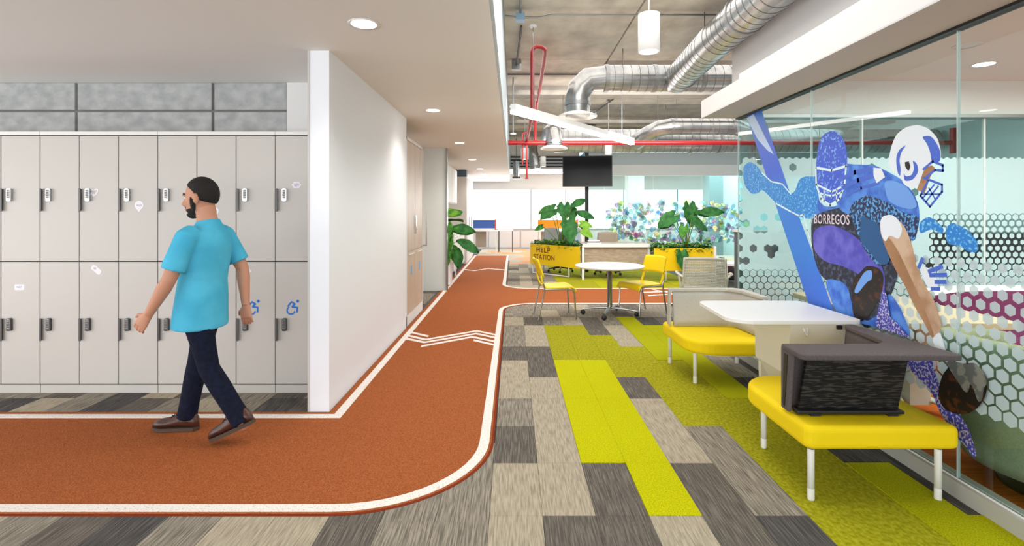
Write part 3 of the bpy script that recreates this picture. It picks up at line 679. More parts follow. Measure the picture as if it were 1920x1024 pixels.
# left planter runs from (0.42,11.75) to (1.44,10.68)
A0, A1 = Vector((.405,11.72)), Vector((1.425,10.68)); dv = (A1-A0).normalized(); nv = Vector((-dv.y, dv.x))
if nv.y < 0: nv = -nv
def PL(u, d): um = min(1, (1.435-A0.x-nv.x*d)/(A1.x-A0.x)); p = A0+(A1-A0)*u*um+nv*d; return (p.x, p.y)
t = thing('planter', 'yellow planter lettered HELP STATION, left of the wooden desk', 'planter', (A0.x, A0.y, 0))
MB().prism([PL(0,0),PL(1,0),PL(1,.03),PL(0,.03)], .235, .70).build('front_panel', yelp, t)
MB().prism([PL(0,.03),PL(1,.03),PL(1,.42),PL(0,.42)], .28, .66).build('trough', dsteel, t)
MB().prism([PL(-.012,.0),PL(-.002,.0),PL(-.002,.45),PL(-.012,.45)], .24, .72).build('side_panel', tabw, t)
MB().prism([PL(0,.43),PL(1,.43),PL(1,.46),PL(0,.46)], .235, .70).build('rear_panel', yelp, t)
white_loop(t, PL(.03,.03), PL(.03,.43), .24); white_loop(t, PL(.78,.03), PL(.78,.43), .24)
MB().tube([(*PL(.03,.03),.03),(*PL(.78,.03),.03)], .016, 4).build('rail', tabw, t)
ground_cover(t, 0, 0, 0, 0, .64, 1500, 3, lambda u, v: PL(u, .02+.4*v))
tm = mat('sign_letters', (110,34,20), .5)
def on_pl(u0, u1, z0, z1): return lambda u, v: (*PL(u0+(u1-u0)*u, -.004), z0+(z1-z0)*v)
lettering('HELP', tm, t, on_pl(.125,.42,.52,.63)); lettering('STATION', tm, t, on_pl(.075,.51,.36,.47))
pl = thing('philodendron', 'tall broad-leaved plant growing in the left yellow planter', 'plant', (*PL(.62,.2), .66))
b = (*PL(.6,.2), .62)
def UP(px, py, Y): x, z = AT(px, py, Y); return (x, Y, z)
for me, p, yaw, pitch, sc in [(LN,(1058,385,11.2),170,-35,1.0),(LN,(1040,392,11.1),110,-30,.95),(LN,(1068,388,11.3),200,-55,.9),(LL,(1072,390,11.1),-75,35,1.0),(LL,(1078,400,11.2),-95,-10,1.1),
        (LM2,(1061,398,11.2),180,-60,.5),(LN,(1064,414,10.9),200,-65,1.25),(LM,(1030,392,11.2),95,-20,.8),(LM2,(1088,420,11.0),-110,-10,.8),(LM2,(1092,432,10.9),-120,-30,.8),(LM,(1018,425,11.3),90,-20,.6),(LL2,(1084,425,11.0),-60,-20,.7)]:
    add_leaf(pl, me, b, UP(*p), yaw, pitch, sc, .012)
# right planter
t = thing('planter', 'yellow planter right of the wooden desk behind the white mesh armchair', 'planter', (2.92, 10.3, 0))
MB().box(2.90, 3.51, 10.3, 10.33, .235, .70).box(3.516, 4.12, 10.3, 10.33, .235, .70).build('front_panel', yelp, t)
MB().box(2.92, 4.10, 10.33, 10.72, .28, .66).build('trough', dsteel, t)
MB().box(2.90, 4.12, 10.73, 10.76, .235, .70).build('rear_panel', yelp, t)
MB().box(4.12, 4.17, 10.28, 10.78, .0, .74).build('side_panel', tabw, t)
white_loop(t, (3.15,10.32), (3.15,10.74), .24); white_loop(t, (3.55,10.32), (3.55,10.74), .24)
ground_cover(t, 2.9, 4.14, 10.3, 10.72, .64, 1700, 4)
pr = thing('philodendron', 'broad-leaved plant growing in the right yellow planter', 'plant', (3.6, 10.5, .66))
b = (3.62, 10.5, .62)
for me, p, yaw, pitch, sc in [(LN,(1292,385,10.6),185,-75,1.0),(LN,(1264,405,10.4),100,-30,1.0),(LL,(1300,400,10.5),-85,-5,.9),(LL,(1310,402,10.5),-100,10,1.3),(LN,(1298,414,10.3),-80,-25,1.0),(LM,(1283,425,10.4),150,-50,.8),(LL,(1262,420,10.4),90,-15,.7)]:
    add_leaf(pr, me, b, UP(*p), yaw, pitch, sc, .011)
add_leaf(pr, LN, (3.45,10.35,.68), (3.44,10.25,.62), 185, -72, .85, .008)
# desk
t = thing('help_desk', 'ash veneer help desk with white frame between the yellow planters', 'desk', (1.5, 10.75, 0))
MB().box(1.47, 2.90, 10.6, 11.45, .735, .765).build('desktop', wood, t, bevel=.004, seg=1)
MB().box(1.47, 2.90, 10.585, 10.6, .70, .775).build('edge_rail', tabw, t)
MB().box(1.51, 2.86, 10.66, 10.68, .26, .70).build('modesty_panel', wood, t)
for x in (1.46, 2.86): MB().box(x, x+.04, 10.60, 10.64, .0 if x < 2 else .24, .735).build('leg', tabw, t)
white_loop(t, (1.49,10.62), (1.55,11.4), .7)
t = thing('book_stack', 'small stack of papers lying on the left end of the help desk', 'book', (1.75, 10.9, .765))
for i in range(3): MB().box(1.60+.01*i, 1.90-.015*i, 10.8, 11.0, .765+.022*i, .785+.022*i).build('booklet', [tabw, mat('dark_cover',(70,60,60),.6), tabw][i], t)
# ---------------------------------------------------------------- task chairs
def task_chair(name, label, loc, rz, bm, back_w=.46, arms=False):
    t = thing(name, label, 'chair', (0,0,0))
    def back(u, v): s = (u-.5)*2; return (s*back_w/2*(1-.12*v*v), -.20-.07*v+.06*s*s-.02*sin(pi*v), .50+.46*v+.02*(1-s*s)*v)
    MB().sheet(back, 10, 8, .03).build('backrest', bm, t)
    MB().prism(rrect(-.24,.24,-.20,.26,.09), .42, .49).build('seat', bm, t, bevel=.02)
    MB().lathe([(.03,.10),(.03,.42)], (0,0,0), 10).build('gas_lift', dsteel, t)
    for k in range(5):
        a = R(72*k+15); l = MB().tube([(0,0,.12),(.30*cos(a),.30*sin(a),.08)], [.024,.016], 6).build('base_arm', blackm, t)
        MB().ell((.30*cos(a),.30*sin(a),.032), (.032,.018,.032), 10, 6).build('caster', blackm, l)
    t.location = loc; t.rotation_euler = (0,0,rz); return t
beigef = mat('beige_fabric', (168,152,136), .85)
task_chair('task_chair', 'beige backed office chair behind the help desk', (2.18, 11.55, 0), R(170), beigef, .5)
task_chair('task_chair', 'grey office chair behind the left yellow planter by the desk screen', (1.05, 14.6, 0), R(160), mat('grey_chair', (170,174,178), .8))
task_chair('task_chair', 'grey office chair half hidden behind the left yellow planter', (1.95, 15.2, 0), R(200), MC['grey_chair'])
task_chair('task_chair', 'dark castor office chair under the left yellow planter', (1.15, 12.1, 0), R(30), mat('grey_chair2', (120,124,128), .8))
# far desks
def far_desk(x0, x1, y, label, scr, cat='desk'):
    t = thing('office_desk', label, cat, (x0, y, 0))
    MB().box(x0, x1, y, y+.7, .76, .79).build('desktop', tabw, t)
    for x in (x0+.02, x1-.06):
        for yy in (y+.02, y+.64): MB().box(x, x+.04, yy, yy+.04, 0, .76).build('leg', tabw, t)
    MB().box(x0+.1, x1-.4, y+.3, y+.32, .2, .76).build('modesty_panel', beigef, t)
    s_ = MB().box(x0, x1-.1, y+.34, y+.37, .86, 1.16).box(x0, x1-.1, y+.34, y+.37, .79, .86, 1).build('desk_screen', [scr, tabw], t)
    MB().box(x1-.1, x1-.05, y+.33, y+.38, .80, 1.17).build('screen_post', mat('coral', (216,80,60), .6), t); return t
far_desk(-1.42, -.55, 17.4, 'white desk with blue screen beneath the far windows', mat('screen_blue', (64,98,168), .8))
far_desk(.88, 2.35, 17.4, 'white desk with orange screen behind the left planter', mat('screen_orange', (244,140,20), .8))
MB_ = MB().box(-.5, .3, 18.3, 18.9, .72, .75)
t = thing('side_table', 'small white table with grey legs beneath the far windows', 'table', (-.4, 18.3, 0)); MB().box(-.55, .0, 17.9, 18.5, .76, .79).build('tabletop', tabw, t)
for x in (-.53,-.04):
    for yy in (17.92,18.45): MB().box(x, x+.03, yy, yy+.03, 0, .76).build('leg', dsteel, t)
# ---------------------------------------------------------------- round table
t = thing('round_table', 'round white table with chrome castor base between two yellow chairs', 'table', (1.354, 7.03, 0))
MB().lathe([(0,.668),(.44,.668),(.478,.682),(.483,.692),(.478,.70),(0,.70)], (1.354,7.03,0), 48).build('tabletop', tabw, t)
MB().lathe([(.036,.09),(.036,.66),(.10,.665),(.10,.668)], (1.354,7.03,0), 20).build('column', chrome, t)
for a in (-18, 62, 172, 248):
    ca, sa = cos(R(a)), sin(R(a)); L = .37
    l = MB().tube([(1.354,7.03,.105),(1.354+L*ca*.5,7.03+L*sa*.5,.10),(1.354+L*ca,7.03+L*sa,.078)], [(.028,.018),(.025,.016),(.02,.012)], 8).build('base_arm', chrome, t)
    MB().ell((1.354+L*ca,7.03+L*sa,.035), (.036,.024,.036), 12, 8).build('caster', blackm, l)
# ---------------------------------------------------------------- yellow stacking chairs
def yellow_chair():
    t = thing('stacking_chair', 'yellow plastic chair left of the round table, seen from its side', 'chair', (0,0,0), 0, 'yellow plastic chairs at the round table')
    def seat(u, v):
        s = (u-.5)*2; y = -.20+.45*v
        z = .445-.022*(1-s*s)*sin(pi*min(1,v*1.1))+.012*v - (.075*((v-.8)/.2)**2 if v > .8 else 0)
        return (s*(.235-.02*(1-v)), y-(.02*((v-.8)/.2) if v > .8 else 0), z-.01*s*s)
    MB().sheet(seat, 12, 14, .016).build('seat', yel, t)
    def back(u, v):
        s = (u-.5)*2; return (s*.215*(1-.06*v*v), -.25-.075*v+.035*s*s, .585+.225*v+.012*(1-s*s))
    MB().sheet(back, 12, 8, .02).build('backrest', yel, t)
    for s_ in (-1,1):
        def upr(u, v, s_=s_): return (s_*(.175+.035*u)+0, -.195-.055*v-.01*sin(pi*v), .435+.17*v)
        MB().sheet(upr, 3, 6, .022).build('back_support', yel, t)
        x = s_*.215
        MB().tube([(x,-.225,.50),(x,-.205,.43),(x,-.23,.30),(x,-.29,.012)], .0115, 8).build('leg', chrome, t)
        MB().tube([(x,.215,.012),(x,.195,.36),(x,.17,.405),(x,.12,.42),(x,-.20,.418)], .0115, 8).build('leg', chrome, t)
    return t
ch = yellow_chair(); ch.location = (.60, 6.86, 0); ch.rotation_euler = (0,0,R(-84))
dup(ch, (1.80, 7.08, 0), R(118), 'yellow plastic chair right of the round table, turned towards it')
# ---------------------------------------------------------------- white mesh armchair
shellm = mat('ivory_plastic', (218,212,198), .5)
t = thing('mesh_armchair', 'ivory perforated armchair between the right planter and the grey bench', 'chair', (0,0,0))
def pback(u, v): s = (u-.5)*2; return (s*.27*(1-.08*v), -.22-.10*v+.05*s*s, .47+.40*v+.015*(1-s*s))
mb = MB(); nu, nv_ = 26, 20
mb.sheet(lambda u,v: pback(u,.0+.08*v), 12, 1, .022); mb.sheet(lambda u,v: pback(u,.93+.07*v), 12, 1, .022)
mb.sheet(lambda u,v: pback(.05*u,v), 1, 10, .022); mb.sheet(lambda u,v: pback(.95+.05*u,v), 1, 10, .022)
mb.build('back_frame', shellm, t)
mb = MB()
for k in range(1, nu): mb.sheet(lambda u,v,k=k: pback((k-.26+.52*u)/nu, v), 1, 8, .010)
for k in range(1, nv_): mb.sheet(lambda u,v,k=k: pback(u, (k-.26+.52*v)/nv_), 10, 1, .012)
mb.build('perforated_back', shellm, t)
MB().sheet(lambda u,v: ((u-.5)*.52, -.2+.46*v, .44+.02*((u-.5)*2)**2-.03*max(0,v-.8)), 8, 8, .03).build('seat', shellm, t)
for s_ in (-1,1):
    MB().tube([(s_*.25,-.24,.62),(s_*.33,-.10,.66),(s_*.335,.12,.65),(s_*.31,.16,.63)], [(.02,.012)]*4, 8).build('armrest', shellm, t)
    MB().tube([(s_*.27,-.2,.45),(s_*.29,-.27,.012)], .014, 8).build('leg', shellm, t)
    MB().tube([(s_*.27,.2,.44),(s_*.30,.25,.012)], .014, 8).build('leg', shellm, t)
    MB().tube([(s_*.31,.13,.63),(s_*.28,.10,.44)], .014, 8).build('arm_post', shellm, t)
t.location = (2.47, 6.5, 0); t.rotation_euler = (0,0,R(-18))
t = thing('low_table', 'low white table at the right end of the lime carpet', 'table', (4.2, 9.7, 0))
MB().box(4.02, 4.85, 9.5, 10.1, .42, .46).build('tabletop', tabw, t)
for x in (4.05, 4.79):
    for y in (9.53, 10.04): MB().box(x, x+.03, y, y+.03, 0, .42).build('leg', tabw, t)
bg = MB().prism([(4.22,.03),(4.6,.03),(4.64,.16),(4.56,.30),(4.44,.42),(4.34,.52),(4.28,.46),(4.24,.25)], 10.3, 10.55, 0, 'y').build('backpack', mat('bag_dark', (66,52,62), .8), bevel=.05, seg=3)
tag(bg, 'dark bag standing behind the low white table', 'bag')
# ---------------------------------------------------------------- lounge benches and worktable
def bench(label, Y0, sgn, fabric, meshm, dark=True):
    t = thing('lounge_bench', label, 'bench', (1.44, Y0, 0))
    def W3(x, y, z): return (1.44+x, Y0+sgn*y, z)
    out = rrect(0, .76, 0, .80, .03, 4); 
    pts = arc(.73,.03,.03,-90,0,3)+arc(.72,.76,.04,0,90,3)+arc(.24,.56,.24,90,180,8)+arc(.05,.05,.05,180,270,4)
    P = [(1.44+x, Y0+sgn*y) for x, y in pts]
    MB().prism(P, .275, .392).build('seat_cushion', yelf, t, bevel=.03, seg=4)
    MB().prism([(1.44+.38+(x-.38)*.8, Y0+sgn*(.4+(y-.4)*.8)) for x, y in pts], .255, .277).build('seat_base', tabw, t)
    for x, y in ((.06,.065),(.70,.065),(.10,.62),(.70,.72)):
        l = MB().lathe([(.0,.06),(.0165,.06),(.0165,.257)], W3(x,y,0), 14).build('leg', tabw, t)
        MB().lathe([(0,0),(.015,0),(.017,.004),(.017,.06)], W3(x,y,0), 14).build('foot', locktop, l)
    # wrap-around screen: path from open end along the back then along the glass
    path = [(.04+.0,.22)]+[(.04+.44*k/5,.22) for k in range(1,6)]+arc(.50,.34,.12,-90,0,6)+[(.62+.03*k/5,.34+.34*k/5) for k in range(1,6)]
    path = path[:6]+path[6:]
    def shell(u, v):
        i = u*(len(path)-1); a = int(min(i, len(path)-2)); f = i-a
        p = Vector(path[a])*(1-f)+Vector(path[a+1])*f; d = (Vector(path[a+1])-Vector(path[a])).normalized()
        n = Vector((d.y, -d.x))            # outward
        ut = min(1, max(0, (u-.35)/.35)); wd = .19*(1-ut)+.075*ut
        o = -.02+.03*v; z = .40+.325*v
        q_ = p+n*o
        return W3(q_.x, q_.y, z)
    ws = MB().sheet(shell, 36, 6, .03).build('wraparound_screen', fabric, t)
    lp = arc(.02,.05,.03,180,270,4)+[(.775,.012),(.785,.03),(.70,.68),(.635,.68)]+arc(.485,.355,.12,0,-90,6)+[(.0,.235)]
    if not dark: lp = [(.0,.19),(.60,.19),(.68,.26),(.69,.68),(.635,.68)]+arc(.485,.355,.12,0,-90,6)+[(.0,.235)]
    MB().prism([(1.44+x, Y0+sgn*y) for x, y in lp], .712, .742).build('screen_ledge', fabric, t, bevel=.008, seg=3)
    MB().prism([(Y0+sgn*a, b) for a, b in ((.24,.40),(.165,.40),(.13 if dark else .18,.70),(.13 if dark else .18,.73),(.24,.73))], 1.44+.0, 1.44+.02, 0, 'x').build('end_cap', fabric, t, bevel=.008, seg=2)
    if dark:
        MB().prism([(Y0+sgn*a, b) for a, b in ((.215,.42),(.195,.42),(.165,.70),(.20,.70))], 1.437, 1.441, 0, 'x').build('dark_hollow_strip', blackm, t)  # raised black strip imitates the dark hollow inside the folded shell
        def pan(u, v): 
            x0, x1 = .055+.03*v, .575+.035*v
            return W3(x0+(x1-x0)*u, .175-.03*v, .415+.29*v)
        mp = MB().sheet(pan, 8, 6, .02, sm=False).build('rear_mesh_panel', meshm, t)
        MB().box(1.44+.03, 1.44+.585, Y0+sgn*.13, Y0+sgn*.185, .400, .420).build('mounting_rail', blackm, t, bevel=.006, seg=2)
        for x in (.10, .50): MB().box(1.44+x, 1.44+x+.05, Y0+sgn*.13, Y0+sgn*.17, .385, .402).build('clamp', blackm, t)
    return t
bench('yellow lounge bench nearest the camera with a dark taupe wraparound screen', 2.46, 1, brownf, meshb)
bench('yellow lounge bench behind the white table with a light grey screen', 4.86, -1, greyf, meshb, False)
t = thing('worktable', 'white rounded worktable between the two yellow benches', 'table', (1.8, 3.5, 0))
pts = arc(2.17,3.22,.05,-90,0,4)+arc(2.17,3.83,.05,0,90,4)+arc(1.50,3.80,.08,90,180,5)+arc(1.55,3.33,.16,180,270,8)
MB().prism(pts, .735, .762).build('tabletop', tabw, t, bevel=.004, seg=2)
MB().prism([(3.22,.40),(3.64,.40),(3.66,.735),(3.18,.735)], 1.76, 1.785, 0, 'x').prism([(3.62,.08),(3.64,.40),(3.66,.735),(3.64,.735),(3.6,.40),(3.60,.08)], 1.78, 2.2, 0, 'x').prism([(3.20,.08),(3.22,.40),(3.18,.735),(3.205,.735),(3.245,.40),(3.22,.08)], 1.785, 2.2, 0, 'x').build('pedestal', cream, t)
MB().prism([(1.765,.40),(1.79,.40),(1.99,.05),(1.95,.05)], 3.22, 3.64, 0, 'y').box(1.95, 2.2, 3.22, 3.64, 0, .05).build('pedestal_base', cream, t)
MB().tube([(1.84,3.19,.72),(1.86,3.175,.66),(1.87,3.19,.72)], .006, 6).build('cable_clip', tabw, t)
MB().box(2.05, 2.08, 3.165, 3.18, .705, .73).box(2.11,2.15,3.165,3.18,.705,.73).build('bracket', blackm, t)
# ---------------------------------------------------------------- meeting room furniture
olive = mat('sage_fabric', (146,148,118), .9, col2=(158,160,130), scale=(90,90,90), spec=.1)
t = thing('lounge_chair', 'sage green lounge chair inside the meeting room at the right edge', 'chair', (2.88, 2.6, 0))
def tub(u, v):
    a = R(150+210*u); r = .44+.05*v; tt = 1-.12*v
    zt = .86-.16*abs(u-.5)*2
    return (3.12+(r*cos(a)), 2.52+(r*.95*sin(a)), .16+(zt-.16)*v)
MB().sheet(lambda u, v: (2.88+(.37+.12*v)*cos(R(75+250*u)), 2.62+(.37+.12*v)*sin(R(75+250*u)), .13+(.66-.22*abs(u-.5)**1.5)*v), 30, 12, .09).build('shell', olive, t)
MB().lathe([(0,.13),(.38,.13),(.42,.2),(.42,.40),(.38,.46),(0,.47)], (2.90,2.62,0), 28).build('seat', olive, t)
MB().lathe([(0,0),(.26,0),(.26,.03),(.04,.06),(.04,.13),(0,.13)], (2.86,2.60,0), 24).build('base', blackm, t)
plum = mat('plum_fabric', (104,36,72), .9, spec=.1)
t = thing('sofa', 'plum sofa with white shell seen through the hexagon film', 'sofa', (4.0, 4.0, 0))
MB().prism(rrect(3.55,5.3,3.55,4.35,.15), .20, .46).build('seat', plum, t, bevel=.04, seg=3)
MB().sheet(lambda u, v: (3.52+1.85*u, 4.30+.12*v-.25*(abs(2*u-1))**4, .42+.32*v), 20, 6, .10).build('backrest', plum, t)
MB().sheet(lambda u, v: (3.48+1.93*u, 4.37+.12*v-.25*(abs(2*u-1))**4, .18+.61*v), 20, 6, .03).build('back_shell', tabw, t)
for x in (3.6, 5.15):
    for y in (3.68, 4.22): MB().lathe([(.0,0),(.02,0),(.02,.2)], (x,y,0), 10).build('leg', chrome, t)
t = thing('media_table', 'beige table with white side panel inside the meeting room', 'table', (3.2, 3.9, 0))
MB().prism(rrect(2.45,3.25,3.18,4.45,.08), .70, .74).build('tabletop', mat('tan_top', (206,180,148), .6), t)
MB().box(2.62, 2.66, 3.3, 4.3, .40, .70).build('side_panel', cream, t)
MB().box(2.85, 3.0, 3.6, 4.0, .06, .70).build('pedestal', cream, t)
MB().tube([(2.56,3.3,.07),(2.9,3.8,.10),(3.2,3.35,.07)], [(.05,.02)]*3, 8).build('base_arm', cream, t)
for x, y in ((2.58,3.24),(3.18,3.3)): MB().ell((x,y,.036), (.036,.05,.036), 12, 8).build('caster', dsteel, t)
t = thing('credenza', 'dark grey sideboard beyond the glass end wall of the meeting room', 'cabinet', (4.5, 6.4, 0))
MB().box(3.0, 7.5, 6.2, 6.8, .0, 1.18).build('carcass', mat('storm_grey', (88,96,98), .7), t)
MB().box(2.98, 7.52, 6.18, 6.82, 1.18, 1.21).build('top_panel', tabw, t)
for i, (c_, x) in enumerate([((200,150,70),4.95),((190,80,80),5.35),((60,130,140),5.22),((80,80,84),5.5)]):
    tag(MB().lathe([(0,0),(.05,0),(.06,.06),(.045,.12),(.02,.16),(0,.17)], (x,6.5,1.21), 12).build('ornament', mat('orn%d' % i, c_, .6)), ['small orange ornament on the grey sideboard','small red ornament on the grey sideboard','small teal ornament on the grey sideboard','small dark ornament at the right of the row on the grey sideboard'][i], 'ornament')
# ---------------------------------------------------------------- ceiling lights
def downlight(x, y, z, label, grp, r=.078, p=22, on=True):
    t = thing('downlight', label, 'light', (x, y, z), 0, grp)
    MB().lathe([(r,-.003),(r+.016,-.006),(r+.018,0),(r,0)], (x,y,z), 24).build('trim_ring', tabw, t)
    MB().lathe([(0,-.002),(r,-.002)], (x,y,z), 24).build('lens', emw if on else tabw, t)
    if on:
        l = bpy.data.lights.new('spot', 'SPOT'); l.energy = p; l.spot_size = R(125); l.spot_blend = .8; l.shadow_soft_size = .08; l.color = (1,.95,.88)
        o = bpy.data.objects.new('spot', l); C.objects.link(o); o.location = (0,0,-.03); o.parent = t
pos = [(-.926,.4),(-.926,3.11),(-.919,5.76),(-.91,8.49),(-.91,11.17),(-.9,13.6),(-.9,15.6)]
nm = ['round ceiling light over the near end of the track behind the camera','largest round ceiling light before the white wall','round ceiling light beside the far end of the white wall','third round ceiling light along the track','fourth round ceiling light along the track','fifth round ceiling light along the track','farthest round ceiling light along the track']
for (x, y), l in zip(pos, nm): downlight(x, y, HC, l, 'round ceiling lights over the track', p=20)
downlight(-3.6, .8, HC, 'round ceiling light above the left track behind the camera', 'round ceiling lights over the track', p=34)
for x, y, on, l in ((3.55, 3.92, False, 'unlit round ceiling fitting in the meeting room'),(4.15, 4.42, True, 'bright round ceiling light in the meeting room'),(5.6,3.5,True,'round ceiling light deep in the meeting room')):
    downlight(x, y, 2.75, l, 'round ceiling lights in the meeting room', p=10, on=on)
def pendant(x, y, zb, r, h, label):
    t = thing('pendant_light', label, 'light', (x, y, zb), 0, 'white cylinder pendants')
    MB().lathe([(r*.86,.0),(r,.0),(r,h),(r*.2,h),(0,h)], (x,y,zb), 28).build('shade', white, t)
    MB().lathe([(0,.01),(r*.86,.01)], (x,y,zb), 28).build('lens', emw, t)
    MB().tube([(x,y,zb+h),(x,y,SL-.0)], .008 if r > .08 else .006, 8).build('suspension_rod', steel, t)
    MB().lathe([(.0,0),(.04,0),(.04,.02)], (x,y,SL-.02), 12).build('canopy', tabw, t)
pendant(1.22, 4.5, 2.885, .095, .335, 'large white cylinder pendant in front of the silver ducts')
pendant(1.90, 10.0, 2.60, .07, .26, 'small white cylinder pendant behind the linear light')
pendant(.73, 12.2, 2.55, .07, .24, 'far cream cylinder pendant left of the television')
pendant(.27, 11.6, 2.66, .09, .26, 'far white box-like cylinder pendant beside the red pipe')
t = thing('linear_light', 'long slanted white linear light hanging in front of the red pipe', 'light', (0, 5.75, 2.62))
a, b = Vector((.0,5.73,2.63)), Vector((2.0,8.42,2.63)); d = (b-a).normalized(); n = Vector((-d.y,d.x,0))*.038
for nm_, z0, z1, k, m in (('housing',2.612,2.68,1,tabw),('diffuser',2.575,2.612,1.06,emsoft)):
    MB().add([(*((p+n*k*s_).xy),z) for z in (z0,z1) for p, s_ in ((a,-1),(b,-1),(b,1),(a,1))], [(3,2,1,0),(4,5,6,7),(0,1,5,4),(1,2,6,5),(2,3,7,6),(3,0,4,7)]).build(nm_, m, t)
for f in (.12, .88):
    p = a+(b-a)*f; MB().tube([(p.x,p.y,2.68),(p.x,p.y,SL)], .004, 6).build('suspension_wire', steel, t)
MB().lathe([(0,0),(.05,0),(.05,.02)], (a.x+.24,a.y+.32,SL-.02), 12).build('canopy', tabw, t)
for nm_, pts, z, lab in (('linear_light', [(-1.25,17.6),(-.55,17.6),(-.52,16.9)], 2.57, 'white linear light on the dropped ceiling before the far windows'),
                    ('linear_light', [(1.02,17.2),(1.25,18.6),(2.3,18.6)], 2.855, 'bent white linear light near the far windows left of the television')):
    mb = MB()
    for i in range(2):
        p, q_ = Vector(pts[i]), Vector(pts[i+1]); dd = (q_-p).normalized(); n_ = Vector((-dd.y,dd.x))*.04
        mb.prism([tuple(p-n_),tuple(q_-n_),tuple(q_+n_),tuple(p+n_)], z, z+.04-.001*i)
    tag(mb.build(nm_, emsoft), lab, 'light')
# a wall fitting inside glass office, long lines of light
tag(MB().prism([(3.4,14.9),(5.2,14.6),(5.2,14.66),(3.4,14.96)], 3.0, 3.05).build('linear_light', emsoft), 'white linear light behind the doodle covered glass', 'light')
# ---------------------------------------------------------------- ducts and pipes
seamm = mat('duct_seam', (112,112,112), .45, .8)
def duct(par, pts, r, name='duct_run', step=.11, ribs=True):
    P = []; Rr = []; pts = [Vector(p) for p in pts]
    for i in range(len(pts)-1):
        L = (pts[i+1]-pts[i]).length; k = max(1, int(L/step)) if ribs else 1
        for j in range(k):
            t0 = j/k; p = pts[i].lerp(pts[i+1], t0); dd = (pts[i+1]-pts[i]).normalized()
            if ribs and (j > 0): P += [p-dd*.005, p, p+dd*.005]; Rr += [r, r, r]
            else: P.append(p); Rr.append(r)
    P.append(pts[-1]); Rr.append(r)
    mb = MB(); mb.tube(P, Rr, 28)
    if ribs:
        for i in range(len(P)-1):
            if i+2 < len(P) and (P[i+2]-P[i]).length < .011:
                c = P[i+1]; dd = (P[i+2]-P[i]).normalized(); mb.tube([c-dd*.0035, c+dd*.0035], r*1.012, 28, 1)
    return mb.build(name, [ductm, seamm], par)
def collar(par, p, d, r, name='collar'):
    p = Vector(p); d = Vector(d).normalized(); return MB().tube([p-d*.025, p+d*.025], r*1.05, 28).build(name, steel, par)
def diffuser(par, c, r):
    d = MB().lathe([(r*.62,.03),(r,.0),(r*1.06,.005),(r*1.06,.02),(r*.7,.06)], c, 30).build('diffuser', tabw, par)
    return MB().lathe([(0,.012),(r*.55,.012),(r*.6,.03)], c, 24).build('diffuser_cone', white, d)
def elbow(c, r, ax0, ax1, n=3):     # points of a quarter bend from direction ax0 to ax1 ending at c
    c = Vector(c); a, b = Vector(ax0), Vector(ax1); return [c - a*r*(1-sin(pi/2*k/n)) + b*r*(1-cos(pi/2*k/n)) - b*0 for k in range(n+1)]
t = thing('air_duct', 'large round silver duct with elbow running under the slab, diffuser at its left end', 'duct', (2.2, 6.85, 3.27))
duct(t, [(1.25,6.85,3.27),(4.6,6.85,3.27)], .178)
duct(t, [(.88,6.85,2.86),(.88,6.85,3.0),(.92,6.85,3.14),(1.03,6.85,3.25),(1.25,6.85,3.27)], .168, 'elbow', ribs=False)
collar(t, (.88,6.85,2.92), (0,0,1), .17); collar(t, (1.27,6.85,3.27), (1,0,0), .178); collar(t, (1.92,6.85,3.27), (1,0,0), .178); collar(t, (2.56,6.85,3.27), (1,0,0), .178)
diffuser(t, (.88,6.85,2.74), .25); MB().tube([(.88,6.85,2.76),(.88,6.85,2.88)], .165, 28).build('neck', ductm, t)
duct(t, [(2.22,6.80,3.24),(2.14,5.3,3.26),(2.12,3.9,3.27),(2.09,.5,3.28)], .187, 'branch_duct'); collar(t, (2.215,6.55,3.245), (.06,1,0), .187); collar(t, (2.13,4.6,3.265), (.03,1,0), .187)
for x, y in ((1.5,6.85),(2.8,6.85)): MB().tube([(x,y,3.45),(x,y,SL)], .006, 6).build('hanger_rod', dsteel, t)
MB().tube([(2.14,5.6,3.44),(2.14,5.6,SL)], .006, 6).build('hanger_rod', dsteel, t)
t = thing('air_duct', 'long round silver duct behind the red pipe with a bent branch above it', 'duct', (3, 10.5, 2.95))
duct(t, [(.85,10.5,2.93),(8.8,10.5,2.93)], .245, step=.14)
collar(t, (2.7,10.5,2.93), (1,0,0), .25); collar(t, (3.7,10.5,2.93), (1,0,0), .25); collar(t, (4.3,10.5,2.93), (1,0,0), .25)
duct(t, [(2.5,10.2,2.86),(2.62,9.8,2.96),(2.8,9.55,3.04),(3.0,9.5,3.06),(4.2,9.5,3.06),(4.4,9.5,2.98),(4.5,9.6,2.84)], .155, 'branch_duct', step=.16)
collar(t, (3.0,9.5,3.06), (1,0,0), .155); collar(t, (4.15,9.5,3.06), (1,0,0), .155)
duct(t, [(.72,10.3,2.98),(.72,9.7,2.98),(.73,9.2,2.94),(.735,9.02,2.86),(.735,9.0,2.64)], .15, 'elbow', step=.2, ribs=False)
collar(t, (.735,9.0,2.70), (0,0,1), .15); diffuser(t, (.735,9.0,2.57), .23)
for x in (2.0, 3.2): MB().tube([(x,10.5,3.16),(x,10.5,SL)], .006, 6).build('hanger_rod', dsteel, t)
for x in (3.1, 3.6, 4.1): MB().tube([(x,9.5,3.2),(x,9.5,SL)], .006, 6).build('hanger_rod', dsteel, t)
t = thing('air_duct', 'short silver duct drop far down the room left of the television', 'duct', (.6, 12.8, 2.7))
duct(t, [(.5,13.2,3.2),(.5,13.0,3.0),(.55,12.9,2.75),(.57,12.9,2.55)], .14, ribs=False)
collar(t, (.57,12.9,2.62), (0,0,1), .14); MB().tube([(.5,13.2,3.15),(.5,13.2,SL)], .01, 6).build('hanger_rod', dsteel, t)
t = thing('air_duct', 'small square ended duct hanging before the far bulkhead', 'duct', (.1, 15.4, 2.5))
